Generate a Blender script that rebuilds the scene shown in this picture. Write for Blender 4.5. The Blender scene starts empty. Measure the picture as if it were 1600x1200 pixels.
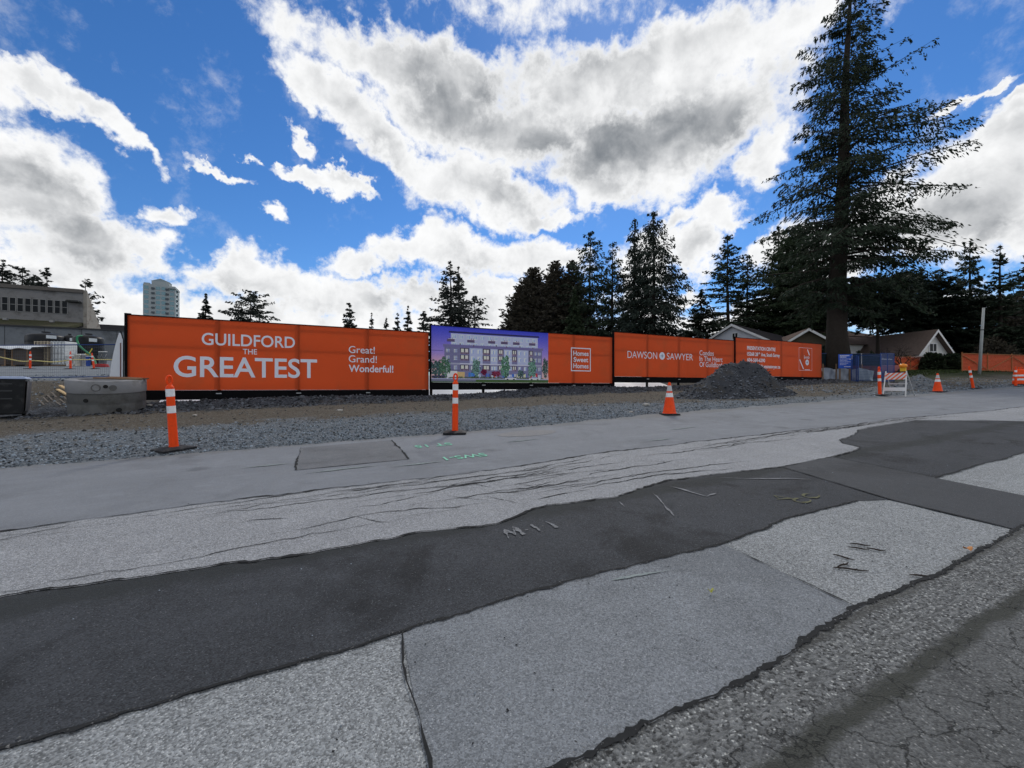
import bpy, bmesh, math, random
import numpy as np
from mathutils import Vector, Matrix

random.seed(7)
RNG = np.random.default_rng(11)
SC = bpy.context.scene
COL = SC.collection
PI = math.pi
R = math.radians

# ------------------------------------------------------------------ camera
EYE = 1.30
F = 630.0                       # focal length in pixels of a 1600 wide picture
HOR = 605.0
cam = bpy.data.cameras.new('camera')
camo = bpy.data.objects.new('camera', cam)
COL.objects.link(camo)
cam.sensor_width = 36.0
cam.lens = 36.0 * F / 1600.0
cam.shift_y = (HOR - 600.0) / 1600.0
cam.clip_start = 0.05
cam.clip_end = 6000
camo.location = (0, 0, EYE)
camo.rotation_euler = (R(90), 0, 0)
SC.camera = camo

# ------------------------------------------------------------------ exposure
SC.view_settings.view_transform = 'Standard'
SC.view_settings.look = 'None'
SC.view_settings.gamma = 1.0
SC.view_settings.use_curve_mapping = False
SC.view_settings.exposure = 0.08
SC.cycles.use_denoising = True
SC.cycles.adaptive_threshold = 0.015
SC.cycles.max_bounces = 4
SC.cycles.diffuse_bounces = 3
SC.cycles.glossy_bounces = 2
SC.cycles.transparent_max_bounces = 12

# ------------------------------------------------------------------ sun
SUN_AZ, SUN_EL = R(14), R(43)   # ahead of the camera, behind the big cloud
sl = bpy.data.lights.new('sun', 'SUN')
sl.energy = 1.5
sl.angle = R(10)
sl.color = (1.0, 0.95, 0.87)
so = bpy.data.objects.new('sun', sl)
COL.objects.link(so)
sd = Vector((math.sin(SUN_AZ) * math.cos(SUN_EL), math.cos(SUN_AZ) * math.cos(SUN_EL), math.sin(SUN_EL)))
so.rotation_euler = sd.to_track_quat('Z', 'Y').to_euler()
so.location = (0, 0, 60)

# ------------------------------------------------------------------ node helper
class NT:
    def __init__(self, tree):
        self.t = tree
    def node(self, typ, **kw):
        n = self.t.nodes.new(typ)
        for k, v in kw.items():
            setattr(n, k, v)
        return n
    def put(self, sock, val):
        if isinstance(val, bpy.types.NodeSocket):
            self.t.links.new(val, sock)
        elif val is not None:
            sock.default_value = val
    def m(self, op, a, b=None, c=None, clamp=False):
        n = self.node('ShaderNodeMath', operation=op, use_clamp=clamp)
        self.put(n.inputs[0], a)
        if b is not None: self.put(n.inputs[1], b)
        if c is not None: self.put(n.inputs[2], c)
        return n.outputs[0]
    def v(self, op, a, b=None, scale=None):
        n = self.node('ShaderNodeVectorMath', operation=op)
        self.put(n.inputs[0], a)
        if b is not None: self.put(n.inputs[1], b)
        if scale is not None: self.put(n.inputs['Scale'], scale)
        return n.outputs['Value'] if op in ('LENGTH', 'DOT_PRODUCT', 'DISTANCE') else n.outputs[0]
    def sstep(self, x, lo, hi):
        n = self.node('ShaderNodeMapRange', interpolation_type='SMOOTHSTEP')
        self.put(n.inputs['Value'], x)
        n.inputs['From Min'].default_value = lo
        n.inputs['From Max'].default_value = hi
        return n.outputs[0]
    def noise(self, vec, scale, detail=4, rough=0.55, dist=0.0, dim='3D'):
        n = self.node('ShaderNodeTexNoise', noise_dimensions=dim)
        if vec is not None: self.put(n.inputs['Vector'], vec)
        n.inputs['Scale'].default_value = scale
        n.inputs['Detail'].default_value = detail
        n.inputs['Roughness'].default_value = rough
        n.inputs['Distortion'].default_value = dist
        return n.outputs[0]
    def voro(self, vec, scale, feature='F1', out='Distance', rand=1.0):
        n = self.node('ShaderNodeTexVoronoi', feature=feature)
        if vec is not None: self.put(n.inputs['Vector'], vec)
        n.inputs['Scale'].default_value = scale
        n.inputs['Randomness'].default_value = rand
        return n.outputs[out]
    def mix(self, fac, a, b, blend='MIX'):
        n = self.node('ShaderNodeMix', data_type='RGBA', blend_type=blend)
        self.put(n.inputs[0], fac)
        self.put(n.inputs[6], a if not isinstance(a, tuple) else tuple(a[:3]) + (1,))
        self.put(n.inputs[7], b if not isinstance(b, tuple) else tuple(b[:3]) + (1,))
        return n.outputs[2]
    def comb(self, x, y, z):
        n = self.node('ShaderNodeCombineXYZ')
        for i, q in enumerate((x, y, z)): self.put(n.inputs[i], q)
        return n.outputs[0]
    def sep(self, vec):
        n = self.node('ShaderNodeSeparateXYZ')
        self.put(n.inputs[0], vec)
        return n.outputs
    def bump(self, h, strength, dist=0.02, normal=None):
        n = self.node('ShaderNodeBump')
        n.inputs['Strength'].default_value = strength
        n.inputs['Distance'].default_value = dist
        self.put(n.inputs['Height'], h)
        if normal is not None: self.put(n.inputs['Normal'], normal)
        return n.outputs[0]

# ------------------------------------------------------------------ sky
def azel(px, py):
    a = math.atan((px - 800) / F)
    return math.degrees(a), math.degrees(math.atan((HOR - py) / F * math.cos(a)))

# (px, py, rx, ry, tilt degrees (downward to the right positive), weight) clouds as seen that day, turned into azimuth / elevation
CLOUDS = [
    (40, 300, 175, 88, 24, 1.0), (140, 375, 150, 70, 14, 1.0), (60, 425, 190, 62, 0, 1.0), (235, 395, 62, 46, 10, .9),
    (250, 330, 46, 20, -8, .75), (200, 470, 70, 38, 0, .8), (-120, 330, 170, 150, 0, 1.0),
    (70, 158, 130, 30, 12, .85), (150, 185, 95, 30, 26, .9), (205, 222, 55, 18, 38, .8), (-60, 120, 140, 50, 10, .8),
    (342, 268, 52, 12, 14, .8), (428, 343, 28, 17, 22, .85), (487, 282, 78, 16, 7, .95), (548, 288, 58, 12, 14, .8),
    (425, 247, 15, 11, 0, .7), (470, 215, 26, 14, 50, .7), (385, 238, 18, 8, 20, .6),
    (540, 170, 105, 40, 28, .95), (610, 225, 95, 40, 32, .9), (700, 175, 130, 75, 10, 1.0), (650, 120, 220, 60, 0, 1.0),
    (720, 285, 95, 48, -6, .95), (790, 310, 95, 45, 8, .95), (850, 340, 72, 18, 6, .8), (830, 200, 130, 70, 0, 1.0),
    (960, 240, 165, 75, 8, 1.0), (940, 290, 60, 36, 0, .9), (1090, 200, 170, 80, -10, 1.0), (1205, 235, 60, 55, -30, .85), (1000, 120, 320, 70, 0, 1.05),
    (560, 408, 62, 24, -8, .85), (640, 385, 80, 36, -14, .95), (720, 400, 100, 44, 4, 1.0), (820, 405, 90, 34, 8, .95), (880, 408, 60, 26, 6, .8),
    (350, 435, 72, 36, -8, .95), (430, 440, 75, 42, 4, 1.0), (500, 452, 60, 40, 8, .95), (560, 470, 70, 30, 0, .9), (640, 460, 70, 34, -8, .95),
    (760, 470, 110, 36, 0, .9), (420, 500, 280, 40, 0, .8), (720, 505, 260, 34, 0, .75), (160, 500, 120, 30, 0, .75), (1100, 510, 300, 34, 0, .6), (1500, 480, 200, 30, 0, .5),
    (1112, 342, 52, 36, 12, 1.0), (1140, 352, 38, 20, 0, .8), (1085, 390, 46, 52, 20, 1.0), (1045, 345, 34, 24, -20, .85), (1020, 400, 60, 60, 0, .85), (1085, 460, 40, 22, 0, .8), (1000, 480, 70, 30, 0, .7),
    (1210, 388, 46, 26, -30, .9), (1300, 390, 130, 64, 0, .9), (1400, 310, 90, 60, -25, .9), (1500, 320, 130, 90, -8, 1.0), (1580, 270, 110, 76, -22, 1.0), (1560, 225, 70, 34, -28, .8), (1700, 320, 160, 110, 0, 1.0),
    (1520, 160, 70, 10, 5, .62), (1590, 180, 40, 14, -10, .7),
]
DARKS = [
    (690, 160, 150, 60, 14, .85), (790, 140, 130, 60, 0, .85), (880, 215, 110, 55, 4, .85), (960, 225, 150, 62, 4, 1.0), (1060, 215, 170, 66, -6, 1.0), (1150, 185, 150, 66, -10, .95), (860, 100, 380, 70, 0, .8),
    (40, 275, 150, 34, 20, .8), (110, 345, 130, 34, 8, .65), (150, 395, 140, 34, 6, .7), (60, 440, 140, 30, 0, .55), (-130, 340, 120, 90, 0, .6),
    (1490, 350, 150, 62, -4, .65), (1580, 330, 120, 46, -6, .6), (1360, 390, 90, 46, 0, .45), (1085, 400, 36, 34, 0, .4),
    (740, 425, 100, 28, 4, .6), (640, 440, 80, 26, 0, .65), (560, 440, 50, 20, 0, .5), (390, 462, 110, 26, 4, .65), (300, 455, 50, 30, 0, .7), (620, 470, 70, 20, 0, .6), (480, 475, 80, 18, 0, .5), (800, 310, 90, 26, 10, .4), (600, 220, 60, 26, 30, .35),
]
world = bpy.data.worlds.new('World')
SC.world = world
world.use_nodes = True
world.cycles.sampling_method = 'MANUAL'
world.cycles.sample_map_resolution = 512
wt = world.node_tree
wt.nodes.clear()
W = NT(wt)
gen = W.node('ShaderNodeTexCoord').outputs['Generated']
dx, dy, dz = W.sep(gen)
az = W.m('MULTIPLY', W.m('ARCTAN2', dx, dy), 180 / PI)
el = W.m('MULTIPLY', W.m('ARCSINE', dz), 180 / PI)
ae = W.comb(az, el, 0)
lay = W.v('SCALE', W.comb(dx, dy, 0), scale=W.m('DIVIDE', 1.0, W.m('ADD', W.m('MAXIMUM', dz, 0.0), 0.22)))
# edge wobble so that clouds get ragged, puffy borders
wn = W.node('ShaderNodeTexNoise', noise_dimensions='3D')
W.put(wn.inputs['Vector'], gen)
wn.inputs['Scale'].default_value = 7.0
wn.inputs['Detail'].default_value = 5
wn.inputs['Roughness'].default_value = 0.6
wob = W.v('SCALE', W.v('SUBTRACT', wn.outputs['Color'], (0.5, 0.5, 0.5)), scale=9.0)
wn2 = W.node('ShaderNodeTexNoise', noise_dimensions='3D')
W.put(wn2.inputs['Vector'], gen)
wn2.inputs['Scale'].default_value = 26.0
wn2.inputs['Detail'].default_value = 6
wn2.inputs['Roughness'].default_value = 0.65
wob = W.v('ADD', wob, W.v('SCALE', W.v('SUBTRACT', wn2.outputs['Color'], (0.5, 0.5, 0.5)), scale=3.4))
aew = W.v('ADD', ae, W.v('MULTIPLY', wob, (1.0, 1.0, 0.0)))

def blob_sum(blobs, vec, combine, first=None):
    # each ellipse waits for the one before it (a shift far too small to see), which keeps the shader's memory small
    acc = None; last = first
    for (px, py, rx, ry, tilt, w) in blobs:
        a0, e0 = azel(px, py)
        # degrees per pixel near that direction
        a1, e1 = azel(px + 4, py); a2, e2 = azel(px, py - 4)
        ka = abs(a1 - a0) / 4; ke = abs(e2 - e0) / 4
        mp = W.node('ShaderNodeMapping', vector_type='TEXTURE')
        vk = vec
        if last is not None:
            tiny = W.m('MULTIPLY', last, 1e-5)
            vk = W.v('ADD', vec, W.comb(tiny, tiny, 0.0))
        W.put(mp.inputs['Vector'], vk)
        mp.inputs['Location'].default_value = (a0, e0, 0)
        mp.inputs['Rotation'].default_value = (0, 0, R(-tilt))
        mp.inputs['Scale'].default_value = (rx * ka * 1.25, ry * ke * 1.3, 1)
        g = W.v('LENGTH', mp.outputs[0])
        q = W.m('MULTIPLY', W.m('SUBTRACT', 1.0, g, clamp=True), w)
        acc = q if acc is None else (W.m('SMOOTH_MAX', acc, q, 0.05) if combine == 'max' else W.m('ADD', acc, q))
        last = acc
    return acc

cov = blob_sum(CLOUDS, aew, 'max')
drk = blob_sum(DARKS, aew, 'max', cov)
# the rest of the sky: broken cloud from the same noise
out_az = W.sstep(W.m('ABSOLUTE', az), 56, 72)
out_el = W.sstep(el, 39, 50)
outside = W.m('MAXIMUM', out_az, out_el)
big = W.noise(lay, 1.1, 6, 0.55)
generic = W.m('MULTIPLY', W.sstep(big, 0.36, 0.66), 0.85)
cov = W.m('ADD', cov, W.m('MULTIPLY', generic, outside))
drk = W.m('ADD', drk, W.m('MULTIPLY', W.sstep(big, 0.5, 0.8), W.m('MULTIPLY', outside, 0.6)))
n1 = W.noise(gen, 9.0, 10, 0.60, 0.15)
n2 = W.noise(gen, 30.0, 8, 0.65, 0.2)
fb = W.m('ADD', W.m('MULTIPLY', W.m('SUBTRACT', n1, 0.5), 1.05), W.m('MULTIPLY', W.m('SUBTRACT', n2, 0.5), 0.75))
dens = W.m('ADD', cov, fb)
hasc = W.sstep(cov, 0.0, 0.10)
alpha = W.m('MULTIPLY', W.sstep(dens, 0.05, 0.45), hasc)
n3 = W.noise(gen, 12.0, 9, 0.58, 0.3)
n4 = W.noise(gen, 5.0, 5, 0.5, 0.2)
relief = W.m('ADD', W.m('MULTIPLY', W.m('SUBTRACT', n3, 0.5), 1.7), W.m('MULTIPLY', W.m('SUBTRACT', n4, 0.5), 0.8))
thick = W.m('ADD', W.m('ADD', drk, relief), W.m('MULTIPLY', W.m('SUBTRACT', dens, 0.55), 0.30))
greyf = W.m('MULTIPLY', W.sstep(thick, -0.45, 1.55), W.sstep(dens, 0.15, 0.75))
ccol = W.mix(greyf, (0.95, 0.955, 0.96), (0.19, 0.21, 0.235))
sky = W.node('ShaderNodeTexSky', sky_type='NISHITA', sun_disc=False)
sky.sun_elevation = SUN_EL
sky.sun_rotation = SUN_AZ
sky.altitude = 100
sky.air_density = 1.0
sky.dust_density = 0.1
sky.ozone_density = 1.6
SKY_K = 0.10
blue = W.mix(1.0, sky.outputs[0], (0.66, 0.84, 1.10), 'MULTIPLY')
hs = W.node('ShaderNodeHueSaturation')
hs.inputs['Saturation'].default_value = 1.12
W.put(hs.inputs['Color'], blue)
cl = W.v('SCALE', ccol, scale=1.0 / SKY_K)
final = W.mix(alpha, hs.outputs[0], cl)
bg = W.node('ShaderNodeBackground')
W.put(bg.inputs['Color'], final)
bg.inputs['Strength'].default_value = SKY_K
wo = W.node('ShaderNodeOutputWorld')
wt.links.new(bg.outputs[0], wo.inputs['Surface'])

# ================================================================== space
TH = R(64.5)
EU = np.array([math.sin(TH), math.cos(TH)])        # along the road, to the right and away
EV = np.array([-math.cos(TH), math.sin(TH)])       # across the road, away from the camera
VF = 17.13                                         # where the hoarding stands

def xy(u, v): return (u * EU[0] + v * EV[0], u * EU[1] + v * EV[1])
def uv(x, y): return (x * EU[0] + y * EU[1], x * EV[0] + y * EV[1])
def plane(x, y): return 0.005 * x + 0.0536 * y
def sst(a, b, x):
    t = np.clip((np.asarray(x, float) - a) / (b - a), 0, 1)
    return t * t * (3 - 2 * t)
def wave(u, v, s, k=0):
    return (np.sin(u * s * 1.3 + k) * np.cos(v * s * 1.7 + 2.1 * k) + .6 * np.sin(u * s * 2.9 + v * s * 2.3 + 1.3 * k)
            + .4 * np.cos(u * s * 5.3 - v * s * 4.7 + k)) / 2.0
def terrain(x, y):
    x = np.asarray(x, float); y = np.asarray(y, float)
    u, v = uv(x, y)
    uc = np.clip(u, -75, 140)
    vc = np.clip(v, -14, VF)
    fx, fy = xy(uc, vc)
    z = plane(fx, fy)
    d = np.maximum(v - VF, 0)
    dl = np.minimum(d, 62)
    left = 0.60 * sst(0.2, 5.0, d) + 0.078 * dl
    right = 0.03 * np.minimum(d, 70)
    w = sst(-9.0, -2.0, u)
    z = z + left * (1 - w) + right * w
    z = z + 0.55 * sst(40, 52, u) * sst(11.5, 17.5, v)
    # road bed lies under the asphalt sheets
    z = z - 0.10 * (1 - sst(7.15, 7.75, v - 0.45 * sst(3, 9, u) + 0.13 * wave(u, v, 2.3))) 
    g = sst(7.8, 9.0, v) * (1 - sst(30, 60, v))
    z = z + 0.02 + g * (0.022 * wave(u, v, 1.7, 1) + 0.014 * wave(u, v, 4.9, 2))
    # low berm in front of the hoarding
    berm = np.exp(-((v - 16.0 + 0.5 * wave(u, v, 0.35, 3)) / 0.95) ** 2) * (np.interp(u, [-7, -3, 1, 3.6, 6, 9.3, 12, 15, 18, 22, 35], [.17, .17, .19, .05, .06, .23, .22, .10, .09, .22, .16]) + 0.05 * wave(u, v, 0.8, 4)) * sst(-6.6, -4.6, u) * (1 - sst(32, 37, u))
    z = z + berm + berm * 0.35 * wave(u, v, 5.1, 5)
    return z
def tz(x, y): return float(terrain(x, y))
def at(px, py, Y):
    return Vector(((px - 800) / F * Y, Y, EYE - (py - HOR) / F * Y))
def hit(px, py, y0=1.0, y1=140.0):
    """where the view ray through a picture point meets the terrain"""
    ys = np.arange(y0, y1, 0.02)
    xs = (px - 800) / F * ys
    zs = EYE - (py - HOR) / F * ys
    b = zs <= terrain(xs, ys)
    i = int(np.argmax(b)) if b.any() else len(ys) - 1
    return Vector((xs[i], ys[i], float(terrain(xs[i], ys[i]))))
def gp(px, Y, dzv=0.0):
    x = (px - 800) / F * Y
    return Vector((x, Y, tz(x, Y) + dzv))
def up(u, v, h=0.0):
    x, y = xy(u, v)
    return Vector((x, y, plane(x, y) + h))

# ================================================================== materials
MATS = {}
def mat(name, col, rough=0.7, metal=0.0, var=0.18, scale=6.0, bump=0.0, bscale=60.0, spec=0.2, dirt=None, emit=None, island=0.0, transl=0.0, coat=0.0):
    if name in MATS: return MATS[name]
    m = bpy.data.materials.new(name)
    m.use_nodes = True
    t = m.node_tree
    N = NT(t)
    b = t.nodes['Principled BSDF']
    co = N.node('ShaderNodeTexCoord').outputs['Object']
    n = N.noise(co, scale, 5, 0.6)
    f = N.m('MULTIPLY_ADD', N.m('SUBTRACT', n, 0.5), 2 * var, 1.0)
    if island:
        g = N.node('ShaderNodeNewGeometry')
        f = N.m('MULTIPLY', f, N.m('MULTIPLY_ADD', N.m('SUBTRACT', g.outputs['Random Per Island'], 0.5), 2 * island, 1.0))
    c = N.v('SCALE', tuple(col), scale=f)
    if dirt:
        dn = N.sstep(N.noise(co, dirt[1], 6, 0.65), 0.48, 0.68)
        c = N.mix(N.m('MULTIPLY', dn, dirt[2]), c, dirt[0])
    t.links.new(c, b.inputs['Base Color'])
    b.inputs['Roughness'].default_value = rough
    b.inputs['Metallic'].default_value = metal
    b.inputs['Specular IOR Level'].default_value = spec
    if coat: b.inputs['Coat Weight'].default_value = coat
    if bump:
        t.links.new(N.bump(N.noise(co, bscale, 5, 0.65), bump, 0.02), b.inputs['Normal'])
    if emit:
        b.inputs['Emission Color'].default_value = tuple(emit[0]) + (1,)
        b.inputs['Emission Strength'].default_value = emit[1]
    if transl:
        tr = N.node('ShaderNodeBsdfTranslucent')
        t.links.new(c, tr.inputs['Color'])
        mx = N.node('ShaderNodeMixShader')
        mx.inputs[0].default_value = transl
        t.links.new(b.outputs[0], mx.inputs[1]); t.links.new(tr.outputs[0], mx.inputs[2])
        t.links.new(mx.outputs[0], t.nodes['Material Output'].inputs['Surface'])
    MATS[name] = m
    return m

def asphalt(name, base, mott=0.25, speck=0.5, sscale=110.0, light=(0.5, 0.5, 0.5), lightamt=0.12, streak=0.12, bump=0.5, tint=(1, 1, 1.02), stain=0.0, cracks=0.0, silt=()):
    m = bpy.data.materials.new(name)
    m.use_nodes = True
    t = m.node_tree
    N = NT(t)
    b = t.nodes['Principled BSDF']
    co = N.node('ShaderNodeTexCoord').outputs['Object']
    mp = N.node('ShaderNodeMapping', vector_type='TEXTURE')
    N.put(mp.inputs['Vector'], co)
    mp.inputs['Rotation'].default_value = (0, 0, PI / 2 - TH)
    road = mp.outputs[0]
    st = N.node('ShaderNodeMapping')
    N.put(st.inputs['Vector'], road)
    st.inputs['Scale'].default_value = (0.22, 2.4, 1)
    s1 = N.noise(st.outputs[0], 1.0, 6, 0.62)
    a = N.noise(co, 0.9, 6, 0.6)
    c2 = N.noise(co, 7.0, 5, 0.62)
    fine = N.noise(co, 55.0, 3, 0.7)
    vc = N.voro(co, sscale, out='Color')
    vr = N.sep(vc)[0]
    vd = N.voro(co, sscale)
    f = N.m('MULTIPLY_ADD', N.m('SUBTRACT', a, 0.5), 2 * mott, 1.0)
    f = N.m('ADD', f, N.m('MULTIPLY', N.m('SUBTRACT', s1, 0.5), 2 * streak))
    f = N.m('ADD', f, N.m('MULTIPLY', N.m('SUBTRACT', c2, 0.5), mott * 1.3))
    f = N.m('ADD', f, N.m('MULTIPLY', N.m('SUBTRACT', fine, 0.5), speck * 0.9))
    f = N.m('ADD', f, N.m('MULTIPLY', N.m('SUBTRACT', vr, 0.5), speck))
    if stain:
        sn = N.sstep(N.noise(co, 1.15, 5, 0.6, 0.6), 0.50, 0.66)
        f = N.m('MULTIPLY', f, N.m('SUBTRACT', 1.0, N.m('MULTIPLY', sn, stain)))
    # oil spots, tyre polish and dust
    os_ = N.m('SUBTRACT', 1.0, N.sstep(N.m('ADD', N.voro(co, 0.9), N.m('MULTIPLY', N.m('SUBTRACT', c2, 0.5), 0.25)), 0.03, 0.17))
    f = N.m('MULTIPLY', f, N.m('SUBTRACT', 1.0, N.m('MULTIPLY', os_, 0.30)))
    st2 = N.node('ShaderNodeMapping')
    N.put(st2.inputs['Vector'], road)
    st2.inputs['Scale'].default_value = (0.35, 9.0, 1)
    sc_ = N.sstep(N.noise(st2.outputs[0], 1.0, 5, 0.7), 0.56, 0.74)
    f = N.m('ADD', f, N.m('MULTIPLY', sc_, 0.16))
    du = N.sstep(N.noise(co, 2.4, 7, 0.7), 0.50, 0.75)
    f = N.m('ADD', f, N.m('MULTIPLY', du, 0.14))
    f = N.m('MAXIMUM', f, 0.18)
    c = N.v('SCALE', tuple(base * q for q in tint), scale=f)
    peb = N.m('MULTIPLY', N.m('GREATER_THAN', vr, 1 - lightamt), N.m('LESS_THAN', vd, 0.42))
    c = N.mix(N.m('MULTIPLY', peb, 0.8), c, light)
    for (v0, wd_, col_, amt, fr) in silt:
        vv_ = N.v('DOT_PRODUCT', co, (math.cos(TH) * -1.0, math.sin(TH), 0))
        wob_ = N.m('ADD', N.m('MULTIPLY', N.m('SUBTRACT', N.noise(co, fr, 6, 0.7), 0.5), wd_ * 3.2), N.m('MULTIPLY', N.m('SUBTRACT', N.noise(co, fr * 9, 4, 0.7), 0.5), wd_ * 1.6))
        dd_ = N.m('ABSOLUTE', N.m('SUBTRACT', N.m('ADD', vv_, wob_), v0))
        c = N.mix(N.m('MULTIPLY', N.m('SUBTRACT', 1.0, N.sstep(dd_, wd_ * .35, wd_ * 1.25)), amt), c, col_)
    bh = N.m('ADD', N.m('MULTIPLY', fine, 0.6), N.m('MULTIPLY', vd, -0.8))
    if cracks:
        wob3 = N.node('ShaderNodeTexNoise')
        N.put(wob3.inputs['Vector'], co)
        wob3.inputs['Scale'].default_value = 3.2
        wob3.inputs['Detail'].default_value = 6
        wob3.inputs['Roughness'].default_value = 0.65
        wv = N.v('ADD', N.v('SCALE', co, scale=1.0), N.v('SCALE', N.v('SUBTRACT', wob3.outputs['Color'], (.5, .5, .5)), scale=0.34))
        ve = N.voro(wv, cracks, feature='DISTANCE_TO_EDGE')
        ck = N.m('SUBTRACT', 1.0, N.sstep(ve, 0.003, 0.019))
        c = N.mix(N.m('MULTIPLY', ck, 0.8), c, (0.02, 0.021, 0.02))
        bh = N.m('SUBTRACT', bh, N.m('MULTIPLY', ck, 2.0))
    t.links.new(c, b.inputs['Base Color'])
    b.inputs['Roughness'].default_value = 0.88
    b.inputs['Specular IOR Level'].default_value = 0.25
    t.links.new(N.bump(bh, bump, 0.008), b.inputs['Normal'])
    MATS[name] = m
    return m

A_lane = asphalt('asphalt_lane', 0.180, 0.17, 0.26, 190, (0.30, 0.31, 0.33), 0.02, 0.20, 0.25, (0.94, 1.0, 1.10), 0.14, 0.0, ((7.75, 0.35, (0.13, 0.13, 0.125), .55, 0.8),))
A_light = asphalt('asphalt_worn_light', 0.250, 0.15, 0.85, 165, (0.50, 0.51, 0.53), 0.09, 0.10, 0.5, (0.97, 1.0, 1.05), 0.10)
A_dark = asphalt('asphalt_fresh_dark', 0.043, 0.32, 0.85, 170, (0.14, 0.145, 0.155), 0.035, 0.16, 0.5, (0.92, 1.0, 1.14), 0.50, 0.0, ((3.12, 0.16, (0.018, 0.021, 0.021), .70, 0.5),))
A_dark2 = asphalt('asphalt_trench', 0.054, 0.20, 0.35, 170, (0.16, 0.16, 0.17), 0.02, 0.14, 0.35, (0.94, 1.0, 1.10), 0.22)
A_mid = asphalt('asphalt_patch_mid', 0.182, 0.16, 0.75, 175, (0.36, 0.37, 0.38), 0.035, 0.08, 0.45, (0.93, 1.0, 1.08), 0.18)
A_coarse = asphalt('asphalt_coarse', 0.235, 0.15, 1.0, 150, (0.48, 0.49, 0.49), 0.10, 0.06, 0.55, (0.95, 1.0, 1.03), 0.12)
A_edge = asphalt('asphalt_broken_edge', 0.125, 0.28, 1.5, 105, (0.46, 0.47, 0.45), 0.12, 0.05, 0.9, (0.97, 1.0, 1.0), 0.25, 0.0, ((0.79, 0.045, (0.040, 0.042, 0.036), .92, 2.2), (1.10, 0.03, (0.05, 0.05, 0.046), .7, 3.0)))
A_old = asphalt('asphalt_old_cracked', 0.108, 0.22, 0.8, 140, (0.30, 0.30, 0.29), 0.06, 0.05, 0.7, (0.97, 1.0, 1.0), 0.2, 4.4, ((0.79, 0.045, (0.040, 0.042, 0.036), .92, 2.2),))
A_cut = asphalt('asphalt_cut_patch', 0.138, 0.20, 0.36, 170, (0.30, 0.30, 0.31), 0.02, 0.14, 0.35, (0.96, 1.0, 1.07), 0.18)
M_crack = mat('crack_shade', (0.020, 0.021, 0.022), 0.95, var=0.5, scale=30)  # flat dark colour stands in for the shade down inside the cracks
M_moss = mat('crack_silt', (0.062, 0.065, 0.056), 0.95, var=0.7, scale=45, bump=1.0, bscale=90)
M_stain = asphalt('asphalt_pale_stain', 0.185, 0.10, 0.28, 150, (0.32, 0.32, 0.32), 0.03, 0.1, 0.3)

def terrain_mat():
    m = bpy.data.materials.new('site_ground')
    m.use_nodes = True
    t = m.node_tree
    N = NT(t)
    b = t.nodes['Principled BSDF']
    co = N.node('ShaderNodeTexCoord').outputs['Object']
    v = N.v('DOT_PRODUCT', co, (EV[0], EV[1], 0))
    u = N.v('DOT_PRODUCT', co, (EU[0], EU[1], 0))
    n = N.noise(co, 0.7, 7, 0.65)
    n2 = N.noise(co, 3.5, 6, 0.65)
    vv = N.m('ADD', v, N.m('ADD', N.m('MULTIPLY', N.m('SUBTRACT', n, 0.5), 4.2), N.m('MULTIPLY', N.m('SUBTRACT', n2, 0.5), 1.6)))
    fine = N.noise(co, 28, 4, 0.7)
    vr = N.sep(N.voro(co, 38, out='Color'))[0]
    gravel = N.mix(vr, (0.060, 0.070, 0.080), (0.19, 0.21, 0.23))
    gravel = N.mix(N.m('MULTIPLY', N.sstep(n2, 0.45, 0.75), 0.55), gravel, (0.085, 0.095, 0.10))
    dirt = N.mix(fine, (0.050, 0.043, 0.034), (0.118, 0.102, 0.080))
    dirt = N.mix(N.m('MULTIPLY', N.m('GREATER_THAN', vr, 0.86), 0.5), dirt, (0.19, 0.19, 0.18))
    dark = N.mix(vr, (0.016, 0.018, 0.021), (0.085, 0.092, 0.105))
    pad = N.mix(N.noise(co, 1.1, 6, 0.7), (0.10, 0.115, 0.13), (0.26, 0.28, 0.30))
    lawn = N.mix(fine, (0.018, 0.026, 0.010), (0.045, 0.052, 0.022))
    right = N.sstep(u, 6, 15)
    v_in = N.m('ADD', vv, N.m('MULTIPLY', right, 1.6))
    c = N.mix(N.sstep(v_in, 10.3, 11.5), gravel, dirt)
    c = N.mix(N.sstep(vv, 14.2, 15.2), c, dark)
    c = N.mix(N.sstep(vv, 17.0, 19.5), c, dirt)
    c = N.mix(N.sstep(vv, 21.0, 24.0), c, pad)
    c = N.mix(N.m('MULTIPLY', N.sstep(u, 34, 42), N.sstep(vv, 12.5, 15)), c, lawn)
    t.links.new(c, b.inputs['Base Color'])
    b.inputs['Roughness'].default_value = 0.95
    b.inputs['Specular IOR Level'].default_value = 0.15
    h = N.m('ADD', N.m('MULTIPLY', N.voro(co, 38), -0.6), N.m('MULTIPLY', fine, 0.8))
    t.links.new(N.bump(h, 0.9, 0.03), b.inputs['Normal'])
    return m
M_terrain = terrain_mat()

M_orange_plastic = mat('orange_plastic', (0.95, 0.078, 0.006), 0.5, var=0.08, scale=14, spec=0.25, dirt=((0.40, 0.07, 0.03), 9, 0.22), transl=0.15)
M_orange_old = mat('orange_plastic_faded', (0.78, 0.10, 0.03), 0.55, var=0.15, scale=10, dirt=((0.25, 0.08, 0.05), 7, 0.4))
M_reflect = mat('white_reflective_band', (0.78, 0.78, 0.78), 0.35, var=0.10, scale=20, dirt=((0.35, 0.34, 0.33), 12, 0.4))
M_rubber = mat('black_rubber', (0.018, 0.018, 0.02), 0.75, var=0.4, scale=12, bump=0.2, dirt=((0.10, 0.10, 0.10), 8, 0.5))
M_banner = mat('orange_banner_print', (0.58, 0.076, 0.018), 0.6, var=0.10, scale=0.7, spec=0.22, transl=0.35, bump=0.22, bscale=1.1, dirt=((0.34, 0.085, 0.03), 0.9, 0.30))
M_letter = mat('pale_letter_print', (0.74, 0.76, 0.84), 0.7, var=0.04, scale=3)
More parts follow.
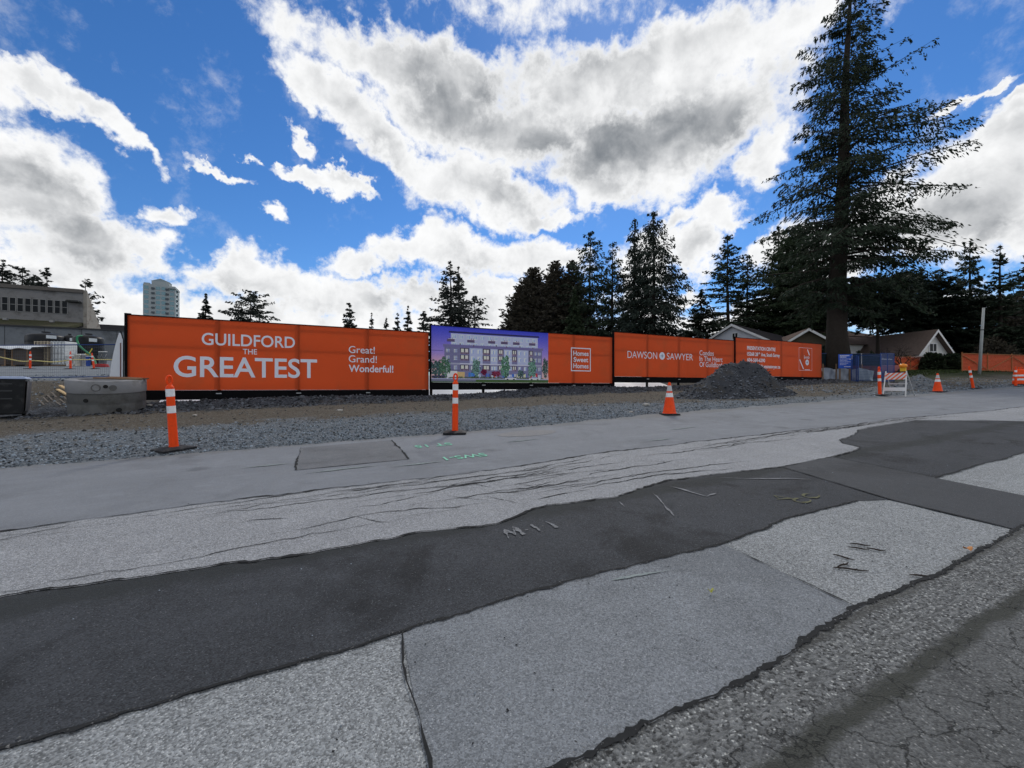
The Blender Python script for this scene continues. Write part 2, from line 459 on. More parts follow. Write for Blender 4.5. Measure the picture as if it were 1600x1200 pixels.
M_white = mat('white_paint', (0.76, 0.76, 0.75), 0.5, var=0.07, scale=6, dirt=((0.40, 0.39, 0.36), 4, 0.4))
M_black = mat('black_stained_timber', (0.006, 0.006, 0.007), 0.85, var=0.5, scale=8, spec=0.05)
M_galv = mat('galvanised_steel', (0.45, 0.46, 0.47), 0.45, 0.7, var=0.15, scale=20)
M_sheet = mat('white_plastic_sheet', (0.74, 0.77, 0.80), 0.45, var=0.08, scale=2, bump=0.3, bscale=7, transl=0.15)
M_concrete = mat('precast_concrete', (0.125, 0.125, 0.122), 0.9, var=0.22, scale=5, bump=0.35, bscale=40, dirt=((0.06, 0.058, 0.054), 2.2, 0.7))
M_concrete_light = mat('precast_concrete_pale', (0.23, 0.232, 0.238), 0.9, var=0.12, scale=6, bump=0.25, bscale=40, dirt=((0.12, 0.118, 0.11), 3, 0.5))
M_hole = mat('dark_opening', (0.02, 0.02, 0.02), 0.9)
M_wood = mat('weathered_plank', (0.20, 0.125, 0.070), 0.8, var=0.3, scale=9, bump=0.3)
M_wood_new = mat('fresh_lumber', (0.48, 0.34, 0.18), 0.75, var=0.2, scale=9, bump=0.2)
M_bin = mat('black_bin_plastic', (0.013, 0.014, 0.016), 0.45, var=0.3, scale=6, dirt=((0.06, 0.06, 0.06), 5, 0.5))
M_bin_side = mat('bin_side_grey', (0.13, 0.13, 0.14), 0.55, var=0.2, scale=5)  # one side of the bin in a paler grey than the body
M_lid = mat('blue_grey_bin_lid', (0.30, 0.36, 0.50), 0.35, var=0.15, scale=5)
M_blue = mat('blue_powder_coat', (0.018, 0.045, 0.16), 0.45, var=0.15)
M_blue_mesh = mat('blue_mesh_coating', (0.012, 0.045, 0.19), 0.5, var=0.15)
M_wire = mat('fence_wire', (0.10, 0.11, 0.13), 0.5, 0.5, var=0.15)
M_green_mesh = mat('dark_green_screen', (0.008, 0.022, 0.030), 0.8, var=0.2)
M_snow = mat('orange_snow_fence', (0.62, 0.10, 0.035), 0.7, var=0.2, scale=3)
M_tank = mat('black_tank_plastic', (0.012, 0.013, 0.015), 0.4, var=0.2)
M_wall_grey = mat('grey_stucco', (0.20, 0.197, 0.195), 0.9, var=0.14, scale=1.2, bump=0.2, dirt=((0.065, 0.062, 0.055), 0.8, 0.6))
M_wall_low = mat('grey_block_wall', (0.155, 0.168, 0.182), 0.9, var=0.16, scale=1.0, dirt=((0.055, 0.056, 0.056), 0.7, 0.5))
M_end_wall = mat('lit_end_wall', (0.27, 0.25, 0.22), 0.9, var=0.15, scale=1.2, dirt=((0.11, 0.08, 0.06), 1.3, 0.6))  # paler than the front wall: the lit face is put into the colour
M_mossroof = mat('mossy_roof', (0.045, 0.046, 0.022), 0.95, var=0.5, scale=2.0, bump=0.5, dirt=((0.075, 0.060, 0.042), 0.7, 0.8))
M_glass = mat('dark_window_glass', (0.008, 0.009, 0.010), 0.30, var=0.2, spec=0.15)
M_frame = mat('pale_window_frame', (0.27, 0.27, 0.265), 0.7)
M_tower = mat('tower_concrete', (0.30, 0.335, 0.345), 0.8, var=0.08, scale=0.2)
M_tower_glass = mat('tower_glass', (0.12, 0.24, 0.28), 0.15, var=0.25, scale=0.15, spec=0.6)
M_tower_dark = mat('tower_balcony', (0.07, 0.085, 0.10), 0.6, var=0.2)
M_house_white = mat('white_siding', (0.62, 0.64, 0.68), 0.7, var=0.06, scale=2)
M_house_cream = mat('cream_siding', (0.68, 0.67, 0.62), 0.75, var=0.08, scale=2)
M_roof_dark = mat('dark_shingle', (0.026, 0.025, 0.027), 1.0, spec=0.0, var=0.35, scale=4, bump=0.5, bscale=14)
M_roof_brown = mat('brown_shingle', (0.135, 0.104, 0.090), 1.0, spec=0.0, var=0.3, scale=4, bump=0.5, bscale=14)
M_bark = mat('bark', (0.032, 0.026, 0.021), 0.95, var=0.45, scale=5, bump=0.9, bscale=11)
M_bark_grey = mat('bark_grey', (0.055, 0.048, 0.042), 0.95, var=0.4, scale=5, bump=0.7, bscale=11)
def foliage(name, col): return mat(name, col, 0.75, var=0.35, scale=0.55, spec=0.2, island=0.45, transl=0.22)
M_fir = foliage('fir_needles', (0.029, 0.043, 0.026))
M_spruce = foliage('spruce_needles', (0.027, 0.038, 0.029))
M_far_fir = foliage('far_fir_needles', (0.035, 0.042, 0.036))
M_brown_tree = foliage('brown_hedge_foliage', (0.062, 0.055, 0.040))
M_cedar = foliage('cedar_foliage', (0.033, 0.050, 0.024))
M_yew = foliage('dark_yew_foliage', (0.015, 0.024, 0.015))
M_hedge = foliage('hedge_leaves', (0.020, 0.032, 0.015))
M_pole = mat('pale_grey_pole', (0.36, 0.38, 0.37), 0.7, var=0.1, scale=4)
M_pile = mat('dark_crushed_rock', (0.048, 0.051, 0.058), 0.95, var=0.4, scale=7, bump=1.0, bscale=30, dirt=((0.060, 0.052, 0.042), 1.2, 0.7))
M_pile_stone = mat('dark_rock_chips', (0.085, 0.093, 0.106), 0.9, var=0.2, island=0.85)
M_pile_light = mat('grey_crushed_rock', (0.14, 0.145, 0.15), 0.95, var=0.35, scale=9, bump=1.0, bscale=30)
M_stone = mat('blue_grey_gravel_stones', (0.142, 0.168, 0.195), 0.9, var=0.15, island=0.9)
M_stone_dark = mat('berm_stones', (0.062, 0.066, 0.074), 0.9, var=0.2, island=0.9)
M_stone_tan = mat('pale_rocks', (0.26, 0.25, 0.23), 0.9, var=0.2, island=0.4, bump=0.4)
M_green_spray = mat('green_marking_paint', (0.20, 0.50, 0.36), 0.8, var=0.35, scale=22)
M_white_spray = mat('white_chalk_mark', (0.17, 0.175, 0.185), 0.9, var=0.8, scale=40)
M_yellow_spray = mat('yellow_chalk_mark', (0.105, 0.105, 0.060), 0.9, var=0.8, scale=40)
M_faint = mat('faint_paint_line', (0.205, 0.235, 0.235), 0.9, var=0.6, scale=30)

# ================================================================== mesh helpers
class MB:
    def __init__(self):
        self.v = []; self.f = []; self.mi = []; self.mats = []; self.smooth = []
    def _m(self, m):
        if m is None: return 0
        if m not in self.mats: self.mats.append(m)
        return self.mats.index(m)
    def add(self, vs, fs, m=None, smooth=False):
        o = len(self.v)
        self.v.extend([tuple(p) for p in vs])
        k = self._m(m)
        for f in fs:
            self.f.append(tuple(i + o for i in f)); self.mi.append(k); self.smooth.append(smooth)
        return self
    def box(self, c, s, m=None, rot=None, taper=(1, 1)):
        hx, hy, hz = s[0] / 2, s[1] / 2, s[2] / 2
        vs = []
        for z, tx, ty in ((-hz, 1, 1), (hz, taper[0], taper[1])):
            for x, y in ((-hx, -hy), (hx, -hy), (hx, hy), (-hx, hy)):
                p = Vector((x * tx, y * ty, z))
                if rot is not None: p = rot @ p
                vs.append(p + Vector(c))
        return self.add(vs, [(3, 2, 1, 0), (4, 5, 6, 7), (0, 1, 5, 4), (1, 2, 6, 5), (2, 3, 7, 6), (3, 0, 4, 7)], m)
    def lathe(self, prof, m=None, seg=20, c=(0, 0, 0), caps=True, smooth=True):
        vs = []; fs = []
        for (r, z) in prof:
            for i in range(seg):
                a = 2 * PI * i / seg
                vs.append((c[0] + r * math.cos(a), c[1] + r * math.sin(a), c[2] + z))
        for k in range(len(prof) - 1):
            for i in range(seg):
                j = (i + 1) % seg
                fs.append((k * seg + i, k * seg + j, (k + 1) * seg + j, (k + 1) * seg + i))
        self.add(vs, fs, m, smooth)
        if caps:
            n = len(prof)
            self.add(vs[:seg], [tuple(range(seg))[::-1]], m)
            self.add(vs[(n - 1) * seg:], [tuple(range(seg))], m)
        return self
    def tube(self, pts, rad, m=None, seg=6, caps=True, smooth=True):
        pts = [Vector(p) for p in pts]
        if not hasattr(rad, '__len__'): rad = [rad] * len(pts)
        vs = []; fs = []
        d0 = (pts[1] - pts[0]).normalized()
        a = d0.orthogonal().normalized()
        for i, p in enumerate(pts):
            d = (pts[min(i + 1, len(pts) - 1)] - pts[max(i - 1, 0)]).normalized()
            a = a - d * a.dot(d)
            a = a.normalized() if a.length > 1e-4 else d.orthogonal().normalized()
            b = d.cross(a).normalized()
            for k in range(seg):
                t = 2 * PI * k / seg
                vs.append(p + (a * math.cos(t) + b * math.sin(t)) * rad[i])
        for i in range(len(pts) - 1):
            for k in range(seg):
                j = (k + 1) % seg
                fs.append((i * seg + k, i * seg + j, (i + 1) * seg + j, (i + 1) * seg + k))
        if caps:
            fs.append(tuple(range(seg))[::-1]); fs.append(tuple((len(pts) - 1) * seg + k for k in range(seg)))
        return self.add(vs, fs, m, smooth)
    def prism(self, poly, axis_vec, m=None):
        """extrude a 3-D polygon along a vector"""
        a = [Vector(p) for p in poly]; d = Vector(axis_vec); n = len(a)
        vs = a + [p + d for p in a]
        fs = [tuple(range(n))[::-1], tuple(range(n, 2 * n))] + [(i, (i + 1) % n, n + (i + 1) % n, n + i) for i in range(n)]
        return self.add(vs, fs, m)
    def mesh(self, name):
        me = bpy.data.meshes.new(name)
        me.from_pydata([tuple(p) for p in self.v], [], self.f)
        for m in self.mats: me.materials.append(m)
        if self.f:
            me.polygons.foreach_set('material_index', self.mi)
            me.polygons.foreach_set('use_smooth', self.smooth)
        bm = bmesh.new(); bm.from_mesh(me)
        bmesh.ops.recalc_face_normals(bm, faces=bm.faces)
        bm.to_mesh(me); bm.free()
        me.update()
        return me
    def build(self, name, parent=None, m=None, bevel=0.0):
        if m is not None and not self.mats: self.mats = [m]
        o = bpy.data.objects.new(name, self.mesh(name))
        COL.objects.link(o)
        if parent is not None: o.parent = parent
        if bevel:
            b = o.modifiers.new('bevel', 'BEVEL'); b.width = bevel; b.segments = 2; b.limit_method = 'ANGLE'
        return o

def np_mesh(name, verts, faces, m, parent=None, smooth=False):
    """faces: (n, k) integer array"""
    me = bpy.data.meshes.new(name)
    verts = np.asarray(verts, dtype=np.float32); faces = np.asarray(faces, dtype=np.int32)
    n, k = faces.shape
    me.vertices.add(len(verts)); me.vertices.foreach_set('co', verts.ravel())
    me.loops.add(n * k); me.loops.foreach_set('vertex_index', faces.ravel())
    me.polygons.add(n)
    me.polygons.foreach_set('loop_start', np.arange(0, n * k, k, dtype=np.int32))
    me.polygons.foreach_set('loop_total', np.full(n, k, dtype=np.int32))
    me.polygons.foreach_set('use_smooth', np.full(n, smooth, dtype=bool))
    me.materials.append(m)
    me.update(calc_edges=True); me.validate()
    o = bpy.data.objects.new(name, me); COL.objects.link(o)
    if parent is not None: o.parent = parent
    return o

def tag(o, label=None, cat=None, group=None, kind=None):
    if label: o['label'] = label
    if cat: o['category'] = cat
    if group: o['group'] = group
    if kind: o['kind'] = kind
    return o
def empty(name, loc, label, cat, group=None, rz=0.0, rot=None):
    o = bpy.data.objects.new(name, None); COL.objects.link(o)
    o.empty_display_size = 0.2
    o.location = loc
    o.rotation_euler = rot if rot is not None else (0, 0, rz)
    return tag(o, label, cat, group)
def copy_tree(o, parent=None):
    c = o.copy(); COL.objects.link(c)
    if parent is not None: c.parent = parent
    for ch in list(o.children): copy_tree(ch, c)
    return c
def share(name, me, parent, loc=(0, 0, 0), rot=(0, 0, 0), scale=(1, 1, 1)):
    o = bpy.data.objects.new(name, me); COL.objects.link(o)
    o.parent = parent; o.location = loc; o.rotation_euler = rot; o.scale = scale
    return o

_txt = {}
def text_polys(s, bold=0.0):
    """flat letter shapes of a string: (verts 2-D, faces, width, cap height)"""
    key = (s, bold)
    if key in _txt: return _txt[key]
    cu = bpy.data.curves.new('lettering', 'FONT')
    cu.body = s; cu.size = 1.0; cu.offset = bold; cu.resolution_u = 5
    o = bpy.data.objects.new('lettering', cu)
    COL.objects.link(o)
    dg = bpy.context.evaluated_depsgraph_get()
    me = bpy.data.meshes.new_from_object(o.evaluated_get(dg))
    vs = np.array([v.co[:2] for v in me.vertices]); fs = [tuple(p.vertices) for p in me.polygons]
    bpy.data.objects.remove(o); bpy.data.curves.remove(cu); bpy.data.meshes.remove(me)
    cu2 = None
    vs[:, 0] -= vs[:, 0].min()
    _txt[key] = (vs, fs, vs[:, 0].max())
    return _txt[key]
CAP = 0.0
def cap_height():
    global CAP
    if not CAP:
        vs, fs, w = text_polys('E'); CAP = vs[:, 1].max()
    return CAP

# ================================================================== ground
def grid_axis(segs):
    out = []
    for a, b, st in segs:
        n = max(1, int(round((b - a) / st)))
        out += list(np.linspace(a, b, n, endpoint=False))
    out.append(segs[-1][1])
    return np.array(out)
ua = grid_axis([(-900, -200, 50), (-200, -60, 7), (-60, -22, 1.2), (-22, 40, 0.17), (40, 80, 0.8), (80, 200, 6), (200, 900, 50)])
va = grid_axis([(-900, -100, 50), (-100, -14, 6), (-14, 6.8, 1.5), (6.8, 9, 0.09), (9, 18.5, 0.13), (18.5, 30, 0.4), (30, 90, 2.0), (90, 200, 8), (200, 1500, 65)])
UU, VV = np.meshgrid(ua, va, indexing='xy')
XX = UU * EU[0] + VV * EV[0]; YY = UU * EU[1] + VV * EV[1]
ZZ = terrain(XX, YY)
rough = (RNG.random(ZZ.shape) - 0.5) * 0.022 * ((VV > 8.2) & (VV < 24) & (UU > -25) & (UU < 42))
rough = rough + (RNG.random(ZZ.shape) - 0.5) * 0.05 * ((VV > 14.6) & (VV < 17) & (UU > -7) & (UU < 36))
# rutted dirt bank on the left between the bin and the manhole section
rough = rough + (0.10 * np.sin(UU * 9 + VV * 4) * (RNG.random(ZZ.shape))) * ((VV > 16.5) & (VV < 21) & (UU < -6) & (UU > -16))
ZZ = ZZ + rough
nv, nu = ZZ.shape
idx = np.arange(nv * nu).reshape(nv, nu)
quads = np.stack([idx[:-1, :-1], idx[:-1, 1:], idx[1:, 1:], idx[1:, :-1]], -1).reshape(-1, 4)
ground = np_mesh('ground', np.stack([XX, YY, ZZ], -1).reshape(-1, 3), quads, M_terrain, smooth=True)
tag(ground, kind='structure')

def jag(pts, amp, step=0.06, seed=0, closed=False):
    """roughen a polyline in road coordinates"""
    rg = np.random.default_rng(seed)
    out = []
    P = list(pts) + ([pts[0]] if closed else [])
    for (a, b) in zip(P[:-1], P[1:]):
        a = np.array(a[:2], float); b = np.array(b[:2], float)
        L = np.linalg.norm(b - a); n = max(1, int(L / step))
        d = (b - a) / max(L, 1e-6); nn = np.array([-d[1], d[0]])
        w = 0.0
        for i in range(n):
            t = i / n
            fade = min(1, min(t, 1 - t) * n / 3.0)
            w = 0.80 * w + rg.normal() * amp * 0.55
            out.append(a + (b - a) * t + nn * w * fade)
    if not closed: out.append(np.array(P[-1][:2], float))
    return out
def sheet(name, poly, m, h, kind='structure'):
    vs = [up(p[0], p[1], h) for p in poly]
    o = MB().add(vs, [tuple(range(len(vs)))], m).build(name)
    return tag(o, kind=kind)

H1, H2, H3, H4, H5 = 0.0, 0.004, 0.008, 0.012, 0.016
# one running edge for each change of surface, shared by the sheet and its crack line
E_top = jag([(-70, 4.55), (-4, 4.52), (-.6, 4.72), (1.6, 4.60), (3.8, 4.80), (7.5, 4.72), (10, 4.62), (12.3, 4.66), (16, 4.35), (20, 4.2), (30, 4.3), (90, 4.4)], 0.020, 0.06, 1)
E_bot = jag([(-70, 3.25), (-3, 3.22), (-1.6, 3.30), (-.9, 3.22), (.1, 3.12), (.7, 3.14), (1.3, 3.02), (1.9, 3.22), (2.6, 3.12), (3.5, 3.32), (4.5, 3.22), (5.2, 3.12), (6.4, 3.14), (7.1, 3.2)], 0.014, 0.04, 2)
E_low = jag([(-70, 2.0), (-1, 1.98), (.36, 2.0), (1.4, 2.03), (2.62, 1.97), (3.6, 2.06), (4.58, 2.03)], 0.008, 0.03, 3)
E_near = jag([(-70, 1.10), (.6, 1.10), (1.6, 1.07), (2.55, 1.14), (3.4, 1.10), (4.85, 1.13), (9, 1.12), (60, 1.12)], 0.008, 0.022, 4)

road = sheet('road', [(-70, .9), (95, .9), (95, 8.3), (60, 8.3), (10, 8.2), (5, 7.9), (-70, 7.7)], A_lane, H1)
sheet('worn_asphalt_strip', list(E_top) + [(90, 2.9), (16, 2.9), (13, 3.0), (7.1, 3.0)] + [p for p in E_bot[::-1]], A_light, H2)
sheet('near_lane_asphalt', [(-70, 1.0)] + [(90, 1.0), (90, 3.0), (13, 3.0), (4.58, 3.0)] + list(E_low[::-1]), A_coarse, H2)
sheet('dark_asphalt_strip', list(E_low) + [(4.9, 1.91)] + [(5.25, 3.13)] + [p for p in E_bot[::-1] if p[0] < 5.2], A_dark, H3)
rp = jag([(6.27, 2.05), (6.42, 3.14), (7.1, 3.2), (7.55, 3.30), (7.7, 3.62), (7.95, 3.78), (8.8, 3.95), (9.5, 4.2), (11.2, 4.30), (12.3, 4.34), (13.6, 3.6), (14.1, 3.2), (15.5, 2.07), (9.17, 2.07)], 0.012, 0.08, 5, True)
sheet('dark_asphalt_patch', rp, A_dark, H3)
sheet('asphalt_trench_patch', [(4.86, 1.0), (4.89, 1.91), (5.25, 3.13), (6.42, 3.14), (6.26, 2.05), (6.14, 1.0)], A_dark2, H4)
mid = [(.36, 2.0), (2.62, 1.96), (2.58, 1.13), (.32, 1.10)]
sheet('grey_asphalt_patch', [(.36, 1.985)] + [p for p in E_low if .4 < p[0] < 2.55] + [(2.62, 1.965), (2.57, 1.14), (2.567, 1.0), (.295, 1.0), (.30, 1.10)], A_mid, H3)
cutp = jag([(-.27, 5.72), (-.27, 7.27), (1.14, 7.29), (1.12, 5.69)], 0.006, 0.08, 6, True)
sheet('cut_asphalt_patch', cutp, A_cut, H2)
sheet('pale_asphalt_stain', jag([(3.6 + .62 * math.cos(a), 6.85 + .30 * math.sin(a)) for a in np.linspace(0, 2 * PI, 18, endpoint=False)], 0.02, 0.08, 8, True), M_stain, H2)
# broken edge strip and old cracked pavement on the near side
E_edge2 = jag([(-70, .80), (0, .86), (1.6, .86), (2.4, .84), (3.4, .80), (4.6, .78), (9, .75), (60, .75)], 0.012, 0.03, 9)
sheet('broken_road_edge', list(E_near) + [(60, .6), (-70, .6)], A_edge, H5)
sheet('old_pavement', [(-70, -4), (60, -4)] + list(E_edge2[::-1]), A_old, H5 + 0.004)

# cracks and joints
def ribbon(mb, pts, w0, h, m, seed=0, taper=True):
    rg = np.random.default_rng(seed + 500)
    P = [np.array(p[:2], float) for p in pts]
    if len(P) < 2: return
    vs = []; n = len(P); ww = .5
    for i, p in enumerate(P):
        d = P[min(i + 1, n - 1)] - P[max(i - 1, 0)]
        d = d / max(np.linalg.norm(d), 1e-6); nn = np.array([-d[1], d[0]])
        ww = .72 * ww + .28 * rg.random() * 1.9
        w = w0 * max(0.06, 2.6 * (ww - .35)) * (.6 + .8 * rg.random()) if w0 < .04 else w0 * (0.15 + 1.5 * ww)
        if taper: w *= min(1.0, 0.15 + 3.0 * min(i, n - 1 - i) / n)
        vs.append(up(*(p + nn * w * .5), h)); vs.append(up(*(p - nn * w * .5), h))
    mb.add(vs, [(2 * i, 2 * i + 2, 2 * i + 3, 2 * i + 1) for i in range(n - 1)], m)
def near(E, a, b): return [p for p in E if a <= p[0] <= b]
ck = MB()
ribbon(ck, near(E_top, -14, 24), 0.014, H3 + .002, M_crack, 1, False)
ribbon(ck, near(E_bot, -8, 7.1), 0.012, H4 + .002, M_crack, 2, False)
ribbon(ck, near(E_low, -3, 4.6), 0.008, H4 + .002, M_crack, 3, False)
ribbon(ck, near(E_near, -3, 12), 0.012, H5 + .006, M_crack, 4, False)
ribbon(ck, rp + [rp[0]], 0.008, H4 + .006, M_crack, 5, False)
ribbon(ck, jag([(4.87, 1.14), (4.89, 1.91), (5.25, 3.13)], .004, .05, 6), 0.007, H5 + .002, M_crack, 6, False)
ribbon(ck, jag([(2.62, 1.965), (2.57, 1.14)], .006, .05, 7), 0.005, H5 - .002, M_crack, 7, False)
ribbon(ck, jag([(.36, 1.985), (.30, 1.10)], .008, .05, 8), 0.006, H5 - .002, M_crack, 8, False)
ribbon(ck, jag([(1.14, 7.29), (1.12, 5.69)], .012, .05, 9), 0.018, H3, M_crack, 9, False)
ribbon(ck, jag([(-.27, 7.27), (-.27, 5.72)], .010, .05, 10), 0.014, H3, M_crack, 10, False)
ribbon(ck, jag([(-.27, 5.72), (1.12, 5.69)], .006, .05, 11), 0.006, H3, M_crack, 11)
rg = np.random.default_rng(77)
for k in range(85):                                   # long cracks running with the worn strip
    u0 = rg.uniform(-7, 12); L = rg.uniform(0.5, 3.6)
    base = 3.35 + 1.2 * rg.random() if u0 < 6 else 4.3 + .35 * rg.random()
    if rg.random() < .4: base = 4.42 + 0.15 * rg.random()
    line = jag([(u0, base), (u0 + L * .5, base + rg.normal() * .06), (u0 + L, base + rg.normal() * .09)], 0.024, 0.06, 100 + k)
    line = [p for p in line if p[1] > 3.24 and p[1] < 4.78]
    ribbon(ck, line, rg.uniform(.004, .010) * (.55 if u0 < -1 else 1), H3, M_crack, 100 + k)
for k in range(9):
    u0 = rg.uniform(-2, 9); v0 = rg.uniform(3.6, 4.5)
    line = jag([(u0, v0), (u0 + rg.uniform(.1, .4), v0 - rg.uniform(.2, .5))], .010, .03, 200 + k)
    ribbon(ck, [p for p in line if p[1] > 3.3], .004, H3, M_crack, 200 + k)
# alligator cracks of the old pavement
hx = []
for k in range(0):
    u0 = rg.uniform(0.9, 6.5); v0 = rg.uniform(-.1, .72)
    ang = rg.choice([rg.normal(-.25, .25), rg.normal(1.3, .3)]); L = rg.uniform(.25, .9)
    line = jag([(u0, v0), (u0 + L * .5 * math.cos(ang), v0 + L * .5 * math.sin(ang) + rg.normal() * .03), (u0 + L * math.cos(ang), v0 + L * math.sin(ang))], .016, .04, 300 + k)
    ribbon(ck, [p for p in line if p[1] < .76], rg.uniform(.005, .010), H5 + .010, M_crack, 300 + k)
crk = ck.build('pavement_cracks'); tag(crk, kind='structure')
# marks on the road
def road_text(name, s, u0, v0, du, size, m, h, flip=False, shear=0.0):
    vs, fs, w = text_polys(s, 0.012)
    k = du / w; c = size / cap_height()
    P = []
    for x, y in vs:
        a = x * k + shear * y; b = y * c
        if flip: P.append(up(u0 + du - a, v0 + size - b, h))
        else: P.append(up(u0 + a, v0 + b, h))
    o = MB().add(P, fs, m).build(name)
    return tag(o, kind='structure')
road_text('green_survey_mark', 'SWS-1', 1.57, 5.38, .62, .20, M_green_spray, H2 + .003, True)
road_text('green_survey_mark', 'ST 15', 1.38, 6.40, .60, .20, M_green_spray, H2 + .003, True)
mk = MB()
for k, st in enumerate(([(1.27, 2.72), (1.31, 2.88), (1.345, 2.76), (1.39, 2.89), (1.405, 2.73)], [(1.45, 2.80), (1.475, 2.80)], [(1.54, 2.88), (1.55, 2.80), (1.545, 2.74)], [(1.60, 2.81), (1.62, 2.81)], [(1.68, 2.88), (1.70, 2.80), (1.695, 2.73)])):
    ribbon(mk, jag(st, .004, .012, 70 + k), .013, H4 + .003, M_white_spray, 70 + k, False)
tag(mk.build('white_chalk_mark'), kind='structure')
mk = MB()
for (a, b, w) in (((3.02, 3.05), (2.72, 2.50), .014), ((3.35, 3.16), (3.42, 2.70), .018), ((3.42, 2.74), (3.58, 2.76), .012), ((4.1, 3.12), (4.95, 2.62), .012), ((2.55, 3.0), (2.5, 2.86), .02)):
    ribbon(mk, jag([a, b], .010, .05, int(a[0] * 99)), w, H4 + .003, M_white_spray, int(a[0] * 50))
tag(mk.build('white_chalk_line'), kind='structure')
mk = MB()
ribbon(mk, [(3.95, 2.36), (4.02, 2.46), (4.08, 2.34), (3.92, 2.38)], .02, H4 + .003, M_yellow_spray, 1)
for cu_, cv_ in ((4.12, 2.26), (4.34, 2.30)):
    ribbon(mk, [(cu_ + .09 * math.cos(a), cv_ + .055 * math.sin(a)) for a in np.linspace(0.3, 6.0, 14)], .018, H4 + .003, M_yellow_spray, 2)
tag(mk.build('yellow_chalk_mark'), kind='structure')
mk = MB()
for (a, b) in (((.85, 5.35), (1.5, 5.35)), ((-.95, 6.15), (-.35, 6.17)), ((2.75, 6.2), (3.5, 6.22)), ((-3.5, 5.25), (-2.6, 5.27)), ((6.2, 5.9), (7.2, 5.95)), ((5.0, 5.2), (5.6, 5.2)), ((-.2, 5.5), (.7, 5.52))):
    ribbon(mk, jag([a, b], .006, .08, int(a[1] * 77)), .022, H2 + .003, M_faint, 3)
ribbon(mk, jag([(1.55, 1.93), (2.0, 1.86)], .004, .02, 5), .010, H4 + .001, M_faint, 4)
tag(mk.build('faint_paint_line'), kind='structure')

# ------------------------------------------------------------------ loose stones
OCT = np.array([(1, 0, 0), (0, 1, 0), (-1, 0, 0), (0, -1, 0), (0, 0, 1), (0, 0, -.6)], float)
OCF = np.array([(0, 1, 4), (1, 2, 4), (2, 3, 4), (3, 0, 4), (1, 0, 5), (2, 1, 5), (3, 2, 5), (0, 3, 5)])
def stones(name, P, size, m, parent=None, seed=0, flat=0.7):
    g = np.random.default_rng(seed)
    n = len(P)
    s = size[0] + (size[1] - size[0]) * g.random(n) ** 2.2
    a = g.random(n) * 2 * PI
    V = OCT[None] * (0.7 + 0.6 * g.random((n, 6, 1)))
    V = V * np.stack([s * (0.8 + .5 * g.random(n)), s * (0.7 + .4 * g.random(n)), s * flat * (0.7 + .6 * g.random(n))], -1)[:, None, :]
    ca, sa = np.cos(a)[:, None], np.sin(a)[:, None]
    x = V[..., 0] * ca - V[..., 1] * sa; y = V[..., 0] * sa + V[..., 1] * ca
    tl = g.normal(0, .35, (n, 1))
    z = V[..., 2] + x * tl
    V = np.stack([x, y, z], -1) + P[:, None, :]
    Fc = (OCF[None] + (np.arange(n) * 6)[:, None, None]).reshape(-1, 3)
    return np_mesh(name, V.reshape(-1, 3), Fc, m, parent)
def scatter(n, u0, u1, v0, v1, seed, dens=None):
    g = np.random.default_rng(seed)
    u = u0 + (u1 - u0) * g.random(n); v = v0 + (v1 - v0) * g.random(n)
    if dens is not None:
        k = g.random(n) < dens(u, v); u = u[k]; v = v[k]
    x = u * EU[0] + v * EV[0]; y = u * EU[1] + v * EV[1]
    return np.stack([x, y, terrain(x, y) + 0.004], -1)
o = stones('gravel_stones', scatter(52000, -8.5, 16, 7.55, 11.2, 21, lambda u, v: np.clip(1.15 - (v - 7.5) / 3.6, .08, 1) * np.clip(1.3 - np.maximum(u - 4, 0) / 9, .15, 1)), (.008, .027), M_stone, seed=1)
tag(o, kind='stuff')
o = stones('dirt_stones', scatter(6000, -9, 34, 8.2, 15.2, 22), (.010, .042), mat('dirt_pebbles', (.095, .093, .088), .95, var=.2, island=.7), seed=2); tag(o, kind='stuff')
o = stones('berm_stones', scatter(13000, -7, 34, 14.4, 17.0, 23), (.018, .075), M_stone_dark, seed=3); tag(o, kind='stuff')
o = stones('roadside_chips', scatter(2500, 20, 48, 8.0, 14, 24), (.02, .06), M_stone, seed=4); tag(o, kind='stuff')
o = stones('site_gravel', scatter(2500, -24, -7, 17.5, 27, 25), (.02, .07), M_stone, seed=5); tag(o, kind='stuff')

def along(E, n, a, b, spread, seed, h):
    g = np.random.default_rng(seed); Q = np.array(near(E, a, b)); k = g.integers(0, len(Q), n)
    q = Q[k] + g.normal(0, 1, (n, 2)) * np.array([.02, spread])
    x = q[:, 0] * EU[0] + q[:, 1] * EV[0]; y = q[:, 0] * EU[1] + q[:, 1] * EV[1]
    return np.stack([x, y, plane(x, y) + h], -1)
P = np.concatenate([along(E_near, 700, -1, 9, .022, 61, H5 + .006), along(E_edge2, 900, -1, 8, .03, 62, H5 + .009), along(E_low, 700, -2, 4.7, .014, 63, H3 + .005), along(E_bot, 500, -5, 7, .02, 64, H3 + .004), along(E_top, 600, -8, 12, .03, 65, H2 + .004)])
tag(stones('crack_grit', P, (.0018, .006), mat('grey_grit', (.12, .12, .118), .95, island=.6), seed=9), kind='stuff')
g_ = np.random.default_rng(66); n_ = 420
u_ = g_.uniform(-3, 8, n_); v_ = g_.uniform(1.0, 3.1, n_); x_ = u_ * EU[0] + v_ * EV[0]; y_ = u_ * EU[1] + v_ * EV[1]
tag(stones('road_grit', np.stack([x_, y_, plane(x_, y_) + H3 + .005], -1), (.0015, .006), M_stone, seed=10), kind='stuff')

